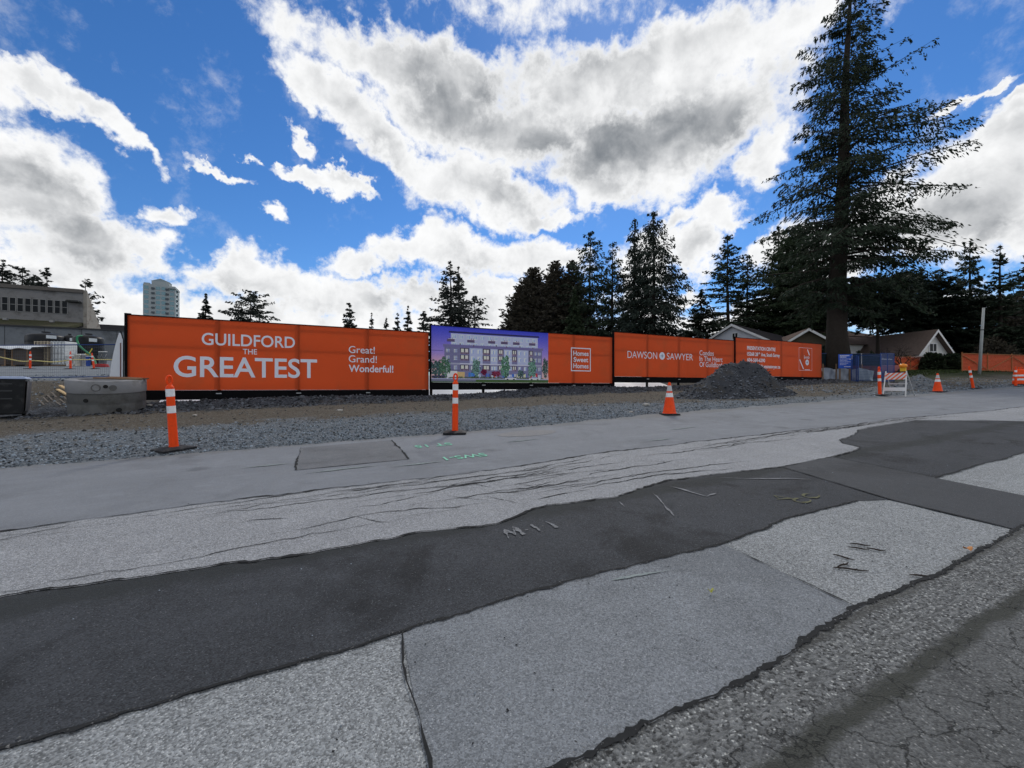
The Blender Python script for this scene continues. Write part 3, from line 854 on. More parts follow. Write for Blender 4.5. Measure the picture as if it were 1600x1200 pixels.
g_ = np.random.default_rng(67); n_ = 140
u_ = g_.uniform(0, 5, n_); v_ = g_.uniform(1.15, 2.0, n_); x_ = u_ * EU[0] + v_ * EV[0]; y_ = u_ * EU[1] + v_ * EV[1]
tag(stones('dark_grit', np.stack([x_, y_, plane(x_, y_) + H3 + .004], -1), (.002, .006), M_rubber, seed=12), kind='stuff')

def rock_mesh(seed):
    bm = bmesh.new(); bmesh.ops.create_icosphere(bm, subdivisions=1, radius=1.0)
    g = random.Random(seed)
    for v in bm.verts: v.co *= g.uniform(.7, 1.15); v.co.z *= .6
    me = bpy.data.meshes.new('rock'); bm.to_mesh(me); bm.free(); me.materials.append(M_stone_tan)
    return me
rocks = [((1009, 634), .10, 'flat pale rock lying on the dirt left of the first cone'), ((986, 645), .07, 'small pale rock on the gravel near the road, left of the cone'),
         ((930, 634), .06, 'smallest pale rock on the dirt below the square white logo'), ((234, 634), .06, 'pale rock beside the right foot of the manhole section'),
         ((305, 650), .06, 'pale rock on brown dirt just right of the front delineator'), ((531, 642), .07, 'whitish rock on dirt below the three exclamations')]
for i, ((px, py), s, lb) in enumerate(rocks):
    p = hit(px, py)
    o = bpy.data.objects.new('rock', rock_mesh(i)); COL.objects.link(o)
    o.location = p + Vector((0, 0, s * .25)); o.scale = (s * 1.3, s, s); o.rotation_euler = (0, 0, i * 1.3)
    tag(o, lb, 'rock', 'pale rocks on the dirt')

# twigs and a leaf on the near patch
tw = [((1344, 854), 22, .12, 'dark twig, upper one of the parallel pair on the coarse patch'), ((1342, 860), 22, .12, 'dark twig, lower one of the parallel pair on the coarse patch'),
      ((1369, 862), 30, .10, 'short dark twig lying right of the parallel pair'), ((1318, 886), -25, .14, 'thick dark twig, left one of the crossed cluster'), ((1330, 893), 15, .19, 'long dark twig below the crossed cluster'),
      ((1318, 874), 50, .11, 'thin reddish twig above the crossed cluster'), ((1437, 903), 8, .11, 'dark twig lying at the crack beside the broken road edge')]
for (px, py), deg, L, lb in tw:
    Yg = 819.0 / (py - (571.25 - .005 * (px - 800)))
    x = (px - 800) / F * Yg; p = Vector((x, Yg, plane(x, Yg) + H3 + .007))
    a = R(-deg)
    d = Vector((math.cos(a), math.sin(a), plane(math.cos(a), math.sin(a))))
    mb = MB(); k = Vector((-d.y, d.x, 0)) * .006
    mb.tube([p - d * L / 2, p - d * L * .1 + k, p + d * L * .2 - k * .6, p + d * L / 2 + k], [.003, .0055, .005, .002], mat('twig_bark', (.030, .022, .018), .9, var=.4), 6)
    mb.tube([p + d * L * .1, p + d * L * .2 + k * 3], [.003, .0015], MATS['twig_bark'], 5)
    tag(mb.build('twig'), lb, 'twig', 'twigs on the near asphalt patch')
def leaf(px, py, s, lb, m):
    Yg = 819.0 / (py - (571.25 - .005 * (px - 800)))
    x = (px - 800) / F * Yg; p = Vector((x, Yg, plane(x, Yg) + H5 + .008))
    pts = []
    for a in np.linspace(0, 2 * PI, 12, endpoint=False):
        r = s * (1 - .35 * abs(math.sin(a)))
        pts.append(p + Vector((r * math.cos(a), r * math.sin(a), .012 * math.cos(2 * a) + .01)))
    mb = MB().add([p + Vector((0, 0, .004))] + pts, [(0, 1 + i, 1 + (i + 1) % 12) for i in range(12)], m)
    mb.tube([p + Vector((s, 0, .008)), p + Vector((s * 1.5, .01, .004))], .002, m, 5)
    tag(mb.build('fallen_leaf'), lb, 'leaf')
leaf(1512, 864, .03, 'orange brown fallen leaf on the crack at the road edge', mat('dead_leaf', (.45, .20, .07), .7, var=.3))
leaf(1110, 931, .018, 'tiny yellow green leaf on the grey asphalt patch', mat('yellow_leaf', (.35, .35, .08), .7, var=.3))

# ================================================================== hoarding
def fence_pt(s, z, off=0.0):
    x = -12.47 + EU[0] * s - EV[0] * off; y = 13.03 + EU[1] * s - EV[1] * off
    return Vector((x, y, z + EYE))
BAYL = 2.44
FROT = PI / 2 - TH
def put_text(mb, s, s0, width, z0, cap, off, m, bold=0.0):
    vs, fs, w = text_polys(s, bold)
    k = width / w if width else cap / cap_height(); c = cap / cap_height()
    mb.add([(x * k + s0, -off, y * c + z0) for x, y in vs], fs, m)
def rect(mb, s0, s1, z0, z1, off, m):
    mb.add([(s0, -off, z0), (s1, -off, z0), (s1, -off, z1), (s0, -off, z1)], [(0, 1, 2, 3)], m)

PAN = [(0.0, -0.10, 'orange hoarding panel with the largest three-line headline, nearest the manhole section'),
       (9.93, 0.215, 'hoarding panel with the dusk picture of an apartment block and a square white logo'),
       (19.82, 0.58, 'orange hoarding panel with a round white badge between two names, left of the rock pile'),
       (29.60, 0.74, 'orange hoarding panel with four small contact lines, far right end of the row')]
PH = [2.44, 2.45, 2.38, 2.44]
panels = []
for i, (s0, zb, lb) in enumerate(PAN):
    base = fence_pt(s0, zb)
    P = empty('hoarding_panel', base, lb, 'hoarding panel', 'orange hoarding panels along the site edge', rz=FROT)
    panels.append(P)
    L = (9.87, 9.83, 9.72, 9.70)[i]; H = PH[i]
    # posts stand on the ground behind the banner, each its own part
    for k in range(5):
        ps = L * k / 4
        ps = min(max(ps, .05), L - .05)
        wp = base + Vector((EU[0] * ps, EU[1] * ps, 0))
        zg = tz(wp.x + EV[0] * .1, wp.y + EV[1] * .1) - base.z - .25
        top = H + (.06 if k == 0 else .0)
        MB().box((ps, .062, (top + zg) / 2), (.10, .09, top - zg), M_black).build('post', P)
    for zr in (0.08, H * .66, H - .05):
        MB().box((L / 2, .14, zr), (L, .035, .07), M_wood).build('rail', P)
    # picture or banner
    bs = 0.03
    if i == 1:
        rect(mbx := MB(), 5.86, L - .02, 0, H, .0, M_banner); mbx.build('banner', P)
    else:
        rect(mbx := MB(), bs, L - .02, 0, H, .0, M_banner); mbx.build('banner', P)
    MB().box((L / 2, .0, H + .012), (L, .05, .022), M_black).build('top_trim', P)
    MB().box((.0, -.012, H / 2 + .03 - .15), (.07, .05, H + .35), M_black).build('end_trim', P)
    MB().box((L / 2, .004, -.165), (L, .03, .32), M_black).build('skirt_board', P)
    for k in range(1, 4): MB().box((L * k / 4, -.018, -.12), (.16, .012, .03), M_galv).build('bracket', P)
    for k in range(1, 4):
        if i == 1 and k < 3: continue
        sg = MB(); rect(sg, L * k / 4 - .006, L * k / 4 + .006, 0.0, H, .0015, mat('banner_post_shade', (.42, .062, .012), .8))  # post shadow showing through the cloth, painted as a darker strip
        sg.build('post_shadow', P)
t1 = MB()
put_text(t1, 'GUILDFORD', 1.98, 2.83, 1.57, .40, .004, M_letter, .012)
put_text(t1, 'THE', 3.17, .43, 1.283, .185, .004, M_letter, .008)
put_text(t1, 'GREATEST', 1.215, 4.34, .464, .68, .004, M_letter, .014)
t1.build('headline', panels[0])
t1 = MB()
put_text(t1, 'Great!', 6.68, .98, 1.456, .27, .004, M_letter, .004)
put_text(t1, 'Grand!', 6.68, 1.06, 1.09, .27, .004, M_letter, .004)
put_text(t1, 'Wonderful!', 6.68, 1.71, .71, .27, .004, M_letter, .018)
t1.build('slogan', panels[0])
t1 = MB()
a0, a1, b0, b1, w = 7.19, 8.41, .60, 1.80, .05
rect(t1, a0, a1, b0, b0 + w, .004, M_letter); rect(t1, a0, a1, b1 - w, b1, .004, M_letter)
rect(t1, a0, a0 + w, b0 + w, b1 - w, .004, M_letter); rect(t1, a1 - w, a1, b0 + w, b1 - w, .004, M_letter)
put_text(t1, 'Homes', 7.33, .94, 1.40, .23, .004, M_letter, .02)
put_text(t1, 'Sweet', 7.35, .90, 1.08, .23, .004, M_letter, .02)
put_text(t1, 'Homes', 7.33, .94, .76, .23, .004, M_letter, .02)
t1.build('square_logo', panels[1])
def disc(mb, c, r, off, m, n=28, r2=0.0):
    a = np.linspace(0, 2 * PI, n, endpoint=False)
    vs = [(c[0] + r * math.cos(t), -off, c[1] + r * math.sin(t)) for t in a]
    if r2:
        vs += [(c[0] + r2 * math.cos(t), -off, c[1] + r2 * math.sin(t)) for t in a]
        mb.add(vs, [(j, (j + 1) % n, n + (j + 1) % n, n + j) for j in range(n)], m)
    else: mb.add(vs, [tuple(range(n))], m)
M_navy = mat('navy_print', (.03, .05, .14), .7)
t1 = MB()
put_text(t1, 'DAWSON', .97, 2.16, 1.02, .38, .004, M_letter, -.004)
put_text(t1, 'SAWYER', 3.88, 2.12, 1.02, .38, .004, M_letter, -.004)
disc(t1, (3.515, 1.21), .215, .004, M_letter)
rect(t1, 3.40, 3.63, 1.198, 1.222, .007, M_navy); rect(t1, 3.503, 3.527, 1.10, 1.197, .007, M_navy); rect(t1, 3.503, 3.527, 1.223, 1.32, .007, M_navy)
t1.build('name_lettering', panels[2])
t1 = MB()
put_text(t1, 'Condos', 6.56, 1.25, 1.36, .29, .004, M_letter, .004)
put_text(t1, 'In The Heart', 6.56, 2.05, 1.01, .29, .004, M_letter, .004)
put_text(t1, 'Of Guildford', 6.56, 2.0, .66, .29, .004, M_letter, .004)
t1.build('slogan', panels[2])
t1 = MB()
put_text(t1, 'PRESENTATION CENTRE', 1.2, 2.97, 1.72, .22, .004, M_letter, .03)
put_text(t1, '15268 28', 1.2, 1.12, 1.33, .22, .004, M_letter, .03)
put_text(t1, 'th', 2.36, .16, 1.46, .13, .004, M_letter, .03)
put_text(t1, 'Ave, South Surrey', 2.62, 2.03, 1.33, .22, .004, M_letter, .03)
put_text(t1, '604-560-6290', 1.2, 1.85, .94, .22, .004, M_letter, .03)
put_text(t1, 'guildford@dawsonsawyer.ca', 1.2, 3.5, .55, .22, .004, M_letter, .03)
t1.build('contact_lettering', panels[3])
t1 = MB()
a0, a1, b0, b1, w = 6.86, 8.46, .46, 2.10, .018
rect(t1, a0, a1, b0, b0 + w, .004, M_letter); rect(t1, a0, a1, b1 - w, b1, .004, M_letter)
rect(t1, a0, a0 + w, b0 + w, b1 - w, .004, M_letter); rect(t1, a1 - w, a1, b0 + w, b1 - w, .004, M_letter)
for (cx, cz, ln, ang) in ((7.18, .90, .82, -55), (8.02, 1.78, .48, -58)):
    d = Vector((math.cos(R(ang)), 0, math.sin(R(ang)))); q = Vector((-d.z, 0, d.x)) * .05
    c = Vector((cx, -.005, cz)); t1.add([c - d * ln / 2 - q, c + d * ln / 2 - q, c + d * ln / 2 + q, c - d * ln / 2 + q], [(0, 1, 2, 3)], M_letter)
disc(t1, (7.86, 1.05), .21, .005, M_letter)
rect(t1, 7.845, 7.875, .95, 1.15, .008, M_navy); rect(t1, 7.76, 7.844, 1.035, 1.065, .008, M_navy); rect(t1, 7.876, 7.96, 1.035, 1.065, .008, M_navy)
for k, (q0, q1) in enumerate(((7.5, 7.58), (7.62, 7.74), (7.78, 7.92), (7.96, 8.12))):
    disc(t1, ((q0 + q1) / 2, 1.40), (q1 - q0) * .55, .005, M_letter, 12, (q1 - q0) * .30)
rect(t1, 7.49, 7.53, 1.28, 1.56, .006, M_letter); rect(t1, 7.55, 8.2, .50, .54, .005, M_letter)
t1.build('emblem', panels[3])

# printed picture on the second panel: flat colours on one sheet
def lin(c):
    c = np.asarray(c, float) / 255.0
    return np.where(c <= .04045, c / 12.92, ((c + .055) / 1.055) ** 2.4)
PW, PHN = 300, 126
img = np.zeros((PHN, PW, 3))
yy, xx = np.mgrid[0:PHN, 0:PW]; fx = xx / PW; fy = yy / PHN
def blend(a, b, t): return np.asarray(a, float) * (1 - t[..., None]) + np.asarray(b, float) * t[..., None]
img[:] = blend((62, 70, 190), (150, 130, 200), np.clip(fy / .45, 0, 1))
img[:] = np.where((fy > .45)[..., None], blend((150, 130, 200), (225, 170, 170), np.clip((fy - .45) / .25, 0, 1)), img)
def fillr(x0, x1, y0, y1, c): img[int(y0 * PHN):max(int(y1 * PHN), int(y0 * PHN) + 1), int(x0 * PW):max(int(x1 * PW), int(x0 * PW) + 1)] = c
fillr(.0, .09, .43, .445, (110, 100, 165))
pr = random.Random(3)
fillr(.15, .90, .12, .36, (176, 180, 218)); fillr(.135, .915, .085, .112, (50, 50, 88))
fillr(.10, .94, .35, .93, (120, 118, 152))
for (x0, x1) in ((.30, .41), (.475, .535), (.59, .66), (.71, .81)): fillr(x0, x1, .38, .66, (172, 178, 222))
fillr(.09, .95, .325, .37, (112, 106, 150)); fillr(.10, .94, .655, .675, (190, 190, 220))
for k in range(13):
    x = .165 + k * .057
    for y0 in (.145, .285):
        fillr(x, x + .030, y0, y0 + .075 if y0 < .2 else y0 + .04, (198, 206, 240)); fillr(x + .003, x + .013, y0 + .01, y0 + .065 if y0 < .2 else y0 + .035, (165, 180, 235)); fillr(x + .017, x + .027, y0 + .01, y0 + .065 if y0 < .2 else y0 + .035, (150, 165, 225))
for x in (.12, .28, .455, .565, .67, .82): fillr(x, x + .06, .225, .262, (96, 82, 110)); fillr(x, x + .06, .262, .275, (56, 44, 70))
for (x0, x1) in ((.225, .295), (.41, .47), (.54, .585), (.665, .705), (.82, .855)):
    for y0 in (.38, .50, .68):
        fillr(x0, x1, y0, y0 + .11, (70, 62, 84)); fillr(x0 + .008, x0 + (x1 - x0) * .45, y0 + .015, y0 + .075, (235, 215, 190)); fillr(x0 + (x1 - x0) * .55, x1 - .008, y0 + .015, y0 + .075, (215, 200, 195)); fillr(x0, x1, y0 + .08, y0 + .11, (98, 78, 96))
for x in (.115, .175, .31, .365, .48, .505, .60, .635, .72, .77, .87, .905):
    for y0 in (.40, .53, .70, .85):
        if .2 < x < .3: continue
        fillr(x, x + .026, y0, y0 + .075, (205, 212, 245)); fillr(x + .014, x + .024, y0 + .01, y0 + .07, (150, 165, 228))
fillr(.11, .25, .775, .79, (60, 55, 85)); fillr(.11, .20, .80, .93, (225, 222, 225)); fillr(.2, .26, .81, .93, (200, 170, 120))
for (x0, x1) in ((.225, .295), (.41, .47), (.54, .585), (.665, .705), (.82, .855)):
    for y0 in (.38, .50, .68):
        for q in range(5): fillr(x0 + (x1 - x0) * q / 5, x0 + (x1 - x0) * q / 5 + .004, y0 + .075, y0 + .11, (150, 130, 150))
for x in (.13, .30, .47, .585, .69, .84):
    fillr(x + .01, x + .018, .20, .235, (70, 50, 60)); fillr(x + .03, x + .036, .205, .235, (90, 60, 60)); fillr(x, x + .06, .222, .228, (200, 190, 210))
for x in np.arange(.105, .94, .0125): fillr(x, x + .0035, .318, .33, (150, 140, 175))
for (x, y) in ((.22, .30), (.33, .315), (.52, .30), (.61, .31), (.73, .30), (.85, .31)): fillr(x, x + .008, y, y + .03, (80, 50, 55))
for (x0, x1) in ((.10, .225), (.855, .94)): 
    for q in np.arange(.38, .78, .022): fillr(x0, x1, q, q + .004, (104, 102, 134))
for k in range(26): x = pr.uniform(.27, .92); fillr(x, x + pr.uniform(.008, .02), .84, .92, pr.choice([(240, 215, 165), (210, 215, 240), (90, 80, 110), (70, 110, 190)]))
for k in range(5): x = (.31, .50, .83, .88, .29)[k]; fillr(x, x + .018, .82, .92, ((70, 130, 200), (210, 80, 60), (205, 60, 60), (190, 60, 70), (60, 120, 190))[k])
def ptree(cx, cy, rx, ry, c, n=260):
    for k in range(n):
        a = pr.uniform(0, 2 * PI); r = math.sqrt(pr.random())
        r *= .62 + .38 * abs(math.sin(2.3 * a + cx * 40)) + .15 * pr.random()
        x = cx + rx * r * math.cos(a); y = cy + ry * r * math.sin(a)
        if pr.random() < .12: continue
        j = pr.uniform(.6, 1.35)
        fillr(max(x, 0), min(x + .008, .997), y, y + .018, tuple(min(255, q * j) for q in c))
ptree(.04, .74, .06, .15, (62, 84, 84), 520); ptree(.10, .72, .045, .18, (74, 104, 84), 420); ptree(.35, .72, .035, .17, (92, 122, 112), 300)
ptree(.60, .70, .04, .22, (78, 116, 92), 420); ptree(.845, .72, .04, .18, (92, 128, 112), 380); ptree(.97, .70, .03, .19, (66, 84, 80), 360); ptree(.74, .82, .03, .07, (70, 90, 90), 160)
ptree(.415, .80, .022, .05, (104, 32, 62), 160); ptree(.52, .83, .04, .045, (112, 44, 66), 220); ptree(.06, .90, .06, .025, (60, 62, 80), 160); ptree(.5, .91, .44, .02, (84, 96, 80), 420)
fillr(0, 1, .935, .952, (168, 168, 196)); fillr(0, 1, .952, 1.0, (72, 96, 60)); fillr(0, .35, .952, .985, (110, 112, 130))
for cx in (.60, .82):
    fillr(cx, cx + .10, .915, .945, (214, 216, 240)); fillr(cx + .022, cx + .075, .893, .915, (150, 156, 196)); fillr(cx + .014, cx + .03, .935, .957, (50, 50, 70)); fillr(cx + .072, cx + .088, .935, .957, (50, 50, 70))
img += RNG.normal(0, 4, (PHN, PW, 1))
img = np.clip(img, 0, 255)
gx = np.linspace(0.04, 5.855, PW + 1); gz = np.linspace(PH[1], 0, PHN + 1)
GX, GZ = np.meshgrid(gx, gz, indexing='xy')
ii = np.arange((PHN + 1) * (PW + 1)).reshape(PHN + 1, PW + 1)
qf = np.stack([ii[1:, :-1], ii[1:, 1:], ii[:-1, 1:], ii[:-1, :-1]], -1).reshape(-1, 4)
M_print = bpy.data.materials.new('printed_picture')
M_print.use_nodes = True
_n = NT(M_print.node_tree); _a = _n.node('ShaderNodeAttribute', attribute_name='ink')
_b = M_print.node_tree.nodes['Principled BSDF']; M_print.node_tree.links.new(_a.outputs['Color'], _b.inputs['Base Color']); _b.inputs['Roughness'].default_value = .7; _b.inputs['Specular IOR Level'].default_value = .15
pic = np_mesh('printed_picture', np.stack([GX, np.zeros_like(GX), GZ], -1).reshape(-1, 3), qf, M_print, panels[1])
at_ = pic.data.attributes.new('ink', 'FLOAT_COLOR', 'FACE')
cc = np.ones((PHN * PW, 4), np.float32); cc[:, :3] = np.clip(lin(img.reshape(-1, 3)) * 1.3, 0, .80); at_.data.foreach_set('color', cc.ravel())

# white sheet lying behind the hoarding, showing below the skirt boards
def plastic_strip(s0, s1, lb):
    n = int((s1 - s0) / .25); vs = []; fs = []
    for k in range(n + 1):
        s = s0 + (s1 - s0) * k / n
        for (off, h) in ((-.25, -.12), (-.9, .08 + .03 * math.sin(s * 3.1) + .02 * math.sin(s * 7.7)), (-2.2, .40 + .04 * math.sin(s * 2.3)), (-4.2, .80)):
            p = fence_pt(s, 0, off); p.z = max(tz(p.x, p.y), plane(p.x, p.y)) + h; vs.append(p)
    for k in range(n):
        for j in range(3): fs.append((k * 4 + j, k * 4 + 4 + j, k * 4 + 5 + j, k * 4 + 1 + j))
    tag(MB().add(vs, fs, M_sheet, True).build('plastic_sheet'), lb, 'plastic sheet', 'white sheets behind the hoarding')
plastic_strip(.6, 6.4, 'white plastic sheet on the ground behind the large headline hoarding panel')
plastic_strip(9.9, 17.6, 'white plastic sheet on the ground behind the picture hoarding panel')
plastic_strip(19.6, 24.5, 'white plastic sheet on the ground behind the panel with the round badge')
plastic_strip(32.0, 38.0, 'white plastic sheet on the ground behind the far right contact panel')

# ================================================================== traffic gear
def delineator():
    root = empty('delineator_post', (0, 0, 0), 'x', 'delineator post', 'orange delineator posts')
    MB().box((0, 0, .016), (.43, .43, .032), M_rubber).box((0, 0, .043), (.40, .40, .022), M_rubber, taper=(.62, .62)).build('base', root, bevel=.006)
    MB().lathe([(.062, .045), (.058, .10), (.055, .55)], M_orange_plastic, 18).build('lower_sleeve', root)
    MB().lathe([(.0525, .55), (.0525, .955), (.050, .985), (.034, 1.0), (.030, 1.02)], M_orange_plastic, 18).build('tube', root)
    for z0, z1 in ((.575, .685), (.83, .945)):
        MB().lathe([(.0560, z0), (.0560, z1)], M_reflect, 18).build('reflective_band', root)
    g = MB()   # flat loop handle with a hole
    ring = []
    for k in range(25):
        a = 2 * PI * k / 24
        ring.append((.034 * math.cos(a), 0, 1.078 + .068 * math.sin(a)))
    g.tube(ring, .017, M_orange_plastic, 8, False)
    g.lathe([(.032, 1.0), (.030, 1.03)], M_orange_plastic, 12)
    g.build('grip', root)
    return root
dl = delineator()
def place_del(first, foot, label, lean=0.0, rz=0.0, k=1.0, fwd=0.0):
    o = dl if first else copy_tree(dl)
    o.location = foot; o['label'] = label; o.scale = (k, k, k)
    o.rotation_euler = (R(fwd) , R(lean), R(rz))
    return o
def road_pt(px, py, h=0.0):
    Yg = 819.0 / (py - (571.25 - .005 * (px - 800))); x = (px - 800) / F * Yg
    return Vector((x, Yg, max(plane(x, Yg), tz(x, Yg)) + h))
place_del(True, road_pt(272, 705), 'orange delineator post nearest the camera, in front of the large headline', -3.2, 62)
place_del(False, road_pt(711, 677), 'upright orange delineator post on the road edge in front of the apartment picture', 0.5, 5)
place_del(False, road_pt(1375, 619), 'orange delineator post standing left of the striped barricade', -2.0, 0)
place_del(False, road_pt(1521, 608), 'leaning orange delineator post between the second cone and the striped drum', -11, 0)
place_del(False, gp(47, 26.0), 'orange delineator post on the site, leftmost of the three behind the mesh fence', 1, 0)
place_del(False, gp(110, 26.0), 'orange delineator post on the site, in front of the white cage tank', 0, 0)
place_del(False, gp(147, 26.5), 'tilted orange delineator post on the site in front of the right black tank', -8, 0, .93)

def cone(foot, label, k=1.0):
    r = empty('traffic_cone', foot, label, 'traffic cone', 'orange traffic cones')
    MB().box((0, 0, .02), (.42, .42, .04), M_rubber, taper=(.95, .95)).build('base', r, bevel=.01)
    pr_ = lambda z: .165 - (.165 - .030) * (z - .04) / .80
    MB().lathe([(.185, .035), (.170, .05), (pr_(.07), .07), (pr_(.46), .46)], M_orange_plastic, 22).build('cone_body', r)
    MB().lathe([(pr_(.46) + .002, .46), (pr_(.57) + .002, .57)], M_reflect, 22).build('reflective_band', r)
    MB().lathe([(pr_(.57), .57), (pr_(.615), .615)], M_orange_plastic, 22).build('middle_ring', r)
    MB().lathe([(pr_(.615) + .002, .615), (pr_(.76) + .002, .76)], mat('grey_reflective_band', (.50, .50, .50), .4, var=.1, scale=20), 22).build('reflective_band', r)
    MB().lathe([(pr_(.76), .76), (pr_(.82), .82), (.030, .835), (.020, .845)], M_orange_plastic, 22).build('cone_tip', r)
    r.scale = (k, k, k)
    return r
cone(road_pt(1046, 648), 'orange traffic cone in front of the big dark rock pile')
cone(road_pt(1465, 613), 'orange traffic cone right of the striped barricade')

# striped A-frame barricade
def barricade():
    p = road_pt(1400, 619)
    r = empty('barricade', p, 'striped A-frame barricade with a white lower rail and amber lamp', 'barricade', rz=R(-60))
    Hh = 1.0
    for sx in (-.31, .31):
        MB().tube([(sx * 1.1, -.20, 0), (sx, .0, Hh)], .022, M_white, 4, smooth=False).build('leg', r)
        MB().tube([(sx * 1.1 + .06, .55, 0), (sx, .03, Hh - .06)], .020, M_galv, 4, smooth=False).build('leg', r)
    bd = MB().box((0, -.045, .80), (.66, .02, .27), M_white).build('striped_board', r)
    st = MB()
    for k in range(-3, 6):
        x0 = -.33 + k * .155
        poly = [(x0, .665), (x0 + .075, .665), (x0 + .075 + .27, .935), (x0 + .27, .935)]
        # clip to board
        def clip(P, lim, sgn):
            out = []
            for a, b in zip(P, P[1:] + P[:1]):
                ia = sgn * (a[0] - lim) <= 0; ib = sgn * (b[0] - lim) <= 0
                if ia: out.append(a)
                if ia != ib:
                    t = (lim - a[0]) / (b[0] - a[0]); out.append((lim, a[1] + (b[1] - a[1]) * t))
            return out
        poly = clip(poly, .33, 1)
        if len(poly) > 2: poly = clip(poly, -.33, -1)
        if len(poly) > 2: st.add([(a, -.058, b) for a, b in poly], [tuple(range(len(poly)))], mat('orange_stripe', (.82, .16, .08), .5))
    st.build('stripe', bd)
    MB().box((0, -.15, .28), (.68, .02, .14), M_white).build('lower_rail', r)
    MB().box((0, .20, .50), (.60, .02, .05), M_galv).build('rear_rail', r)
    lp = MB().box((.22, -.02, 1.06), (.17, .11, .15), mat('yellow_lamp_body', (.70, .42, .03), .5)).build('lamp_body', r, bevel=.012)
    MB().lathe([(.04, -.07), (.12, -.06), (.125, .02), (.10, .07), (.03, .09)], mat('amber_lens', (.85, .26, .01), .25, var=.1, spec=.5), 16, c=(.22, -.02, 1.20)).build('lamp_lens', lp)
barricade()

# striped drum with a pole in front
def drum():
    p = road_pt(1594, 602)
    r = empty('traffic_drum', p, 'orange traffic drum with two white bands at the right edge of the road', 'traffic drum')
    MB().lathe([(.42, 0), (.40, .04), (.30, .06)], M_rubber, 8, smooth=False).build('base', r)
    prof = [(.30, .05), (.30, .22), (.285, .24), (.285, .44), (.27, .46), (.27, .64), (.25, .66), (.25, .82), (.20, .90), (.05, .93)]
    MB().lathe(prof, M_orange_plastic, 20).build('drum_body', r)
    MB().lathe([(.288, .27), (.288, .38)], M_reflect, 20).build('reflective_band', r)
    MB().lathe([(.273, .50), (.273, .60)], M_reflect, 20).build('reflective_band', r)
    hb = MB(); hb.tube([(-.1, 0, .92), (-.1, 0, 1.02), (.1, 0, 1.02), (.1, 0, .92)], .02, M_orange_plastic, 8); hb.build('handle', r)
drum()
place_del(False, road_pt(1587, 604), 'orange delineator post standing in front of the striped drum', 0, 0, .95)

# ================================================================== manhole section, planks, bin
mc = gp(170, 11.6)
mc.z = tz(mc.x, mc.y) - .03
MTILT = (Matrix.Rotation(R(1.6), 3, Vector((.707, -.707, 0))) @ Matrix.Rotation(R(5.2), 3, Vector((.707, .707, 0)))).to_euler()
MR = empty('manhole_section', mc, 'round precast concrete manhole section with a paler upper ring', 'manhole section', rot=MTILT)
MB().lathe([(.80, 0), (.81, .25), (.803, .27), (.803, .33), (.81, .345), (.805, .60)], M_concrete, 48, caps=False).build('lower_ring', MR)
MB().lathe([(.825, .60), (.83, .62), (.83, .93), (.815, .945), (.60, .945), (.58, .93), (.58, .05)], M_concrete_light, 48, caps=False).build('upper_ring', MR)
md = MB(); md.lathe([(.59, .06), (.0, .06)], M_hole, 32, caps=False); md.build('inner_floor', MR)
cam_ang = math.atan2(-mc.y, -mc.x)
def ring_disc(ang, z, r, m, name, depth=.02, inner=None):
    mb = MB(); c = Vector((math.cos(ang), math.sin(ang), 0)) * .826; c.z = z
    tq = Vector((-math.sin(ang), math.cos(ang), 0)); zq = Vector((0, 0, 1)); nq = Vector((math.cos(ang), math.sin(ang), 0))
    pts = [c + tq * r * math.cos(a) + zq * r * math.sin(a) for a in np.linspace(0, 2 * PI, 17)]
    if inner is None:
        mb.prism([q - nq * .02 for q in pts[:-1]], nq * (depth + .02), m)
    else:
        mb.tube(pts, inner, m, 6, False)
    return mb.build(name, MR)
ring_disc(cam_ang - .28, .77, .088, M_concrete, 'pipe_knockout', .004, .012)
ring_disc(cam_ang - .05, .80, .050, M_hole, 'pipe_knockout', .010)
ring_disc(cam_ang + .12, .76, .080, M_concrete, 'pipe_knockout', .012)
ring_disc(cam_ang - .55, .42, .050, M_hole, 'lifting_hole', .006)
ring_disc(cam_ang + .25, .14, .060, M_hole, 'lifting_hole', .006)
for k, (dx_, dy_, rz, L, lb) in enumerate(((.25, .05, 10, 1.15, 'brown plank lying across the manhole section, lowest of three'), (.35, .22, 16, 1.0, 'brown plank lying across the manhole section, middle of three'), (.22, .32, 4, .9, 'brown plank lying across the manhole section, farthest of three'))):
    o = MB().box((0, 0, 0), (L, .12, .035), M_wood if k != 1 else mat('red_brown_plank', (.16, .07, .04), .8, var=.3, scale=9)).build('plank', None, bevel=.004)
    o.matrix_world = Matrix.Translation(mc) @ MTILT.to_matrix().to_4x4() @ Matrix.Translation((dx_, dy_, .965 + .002 * k)) @ Matrix.Rotation(R(rz), 4, 'Z')
    tag(o, lb, 'plank', 'planks on the manhole section')
def bank_plank(px0, py0, px1, py1, Y0, lb, m=M_wood_new):
    a = at(px0, py0, Y0); b = at(px1, py1, Y0 - .5)
    a.z = tz(a.x, a.y) + .09; b.z = tz(b.x, b.y) + .07
    d = b - a; L = d.length
    o = MB().box((0, 0, 0), (L, .09, .04), m).build('plank'); o.location = (a + b) / 2
    o.rotation_euler = d.to_track_quat('X', 'Z').to_euler()
    tag(o, lb, 'plank', 'planks on the dirt bank')
bank_plank(90, 601, 110, 612, 14.4, 'pale new plank on the dirt bank, lower of two beside the manhole section')
bank_plank(94, 599, 114, 609, 14.8, 'pale new plank on the dirt bank, upper of two beside the manhole section')
for k in range(7):
    pb = gp(62 + 7 * k, 13.1 + .35 * (k % 4))
    bank_plank(60 + 6.5 * k, 604 + 4 * (k % 3), 70 + 6.5 * k, 610 + 4 * (k % 3), 13.2 + .3 * (k % 4), 'thin grey broken stick in the loose dirt of the bank', mat('grey_stick', (.14, .12, .10), .9, var=.3))

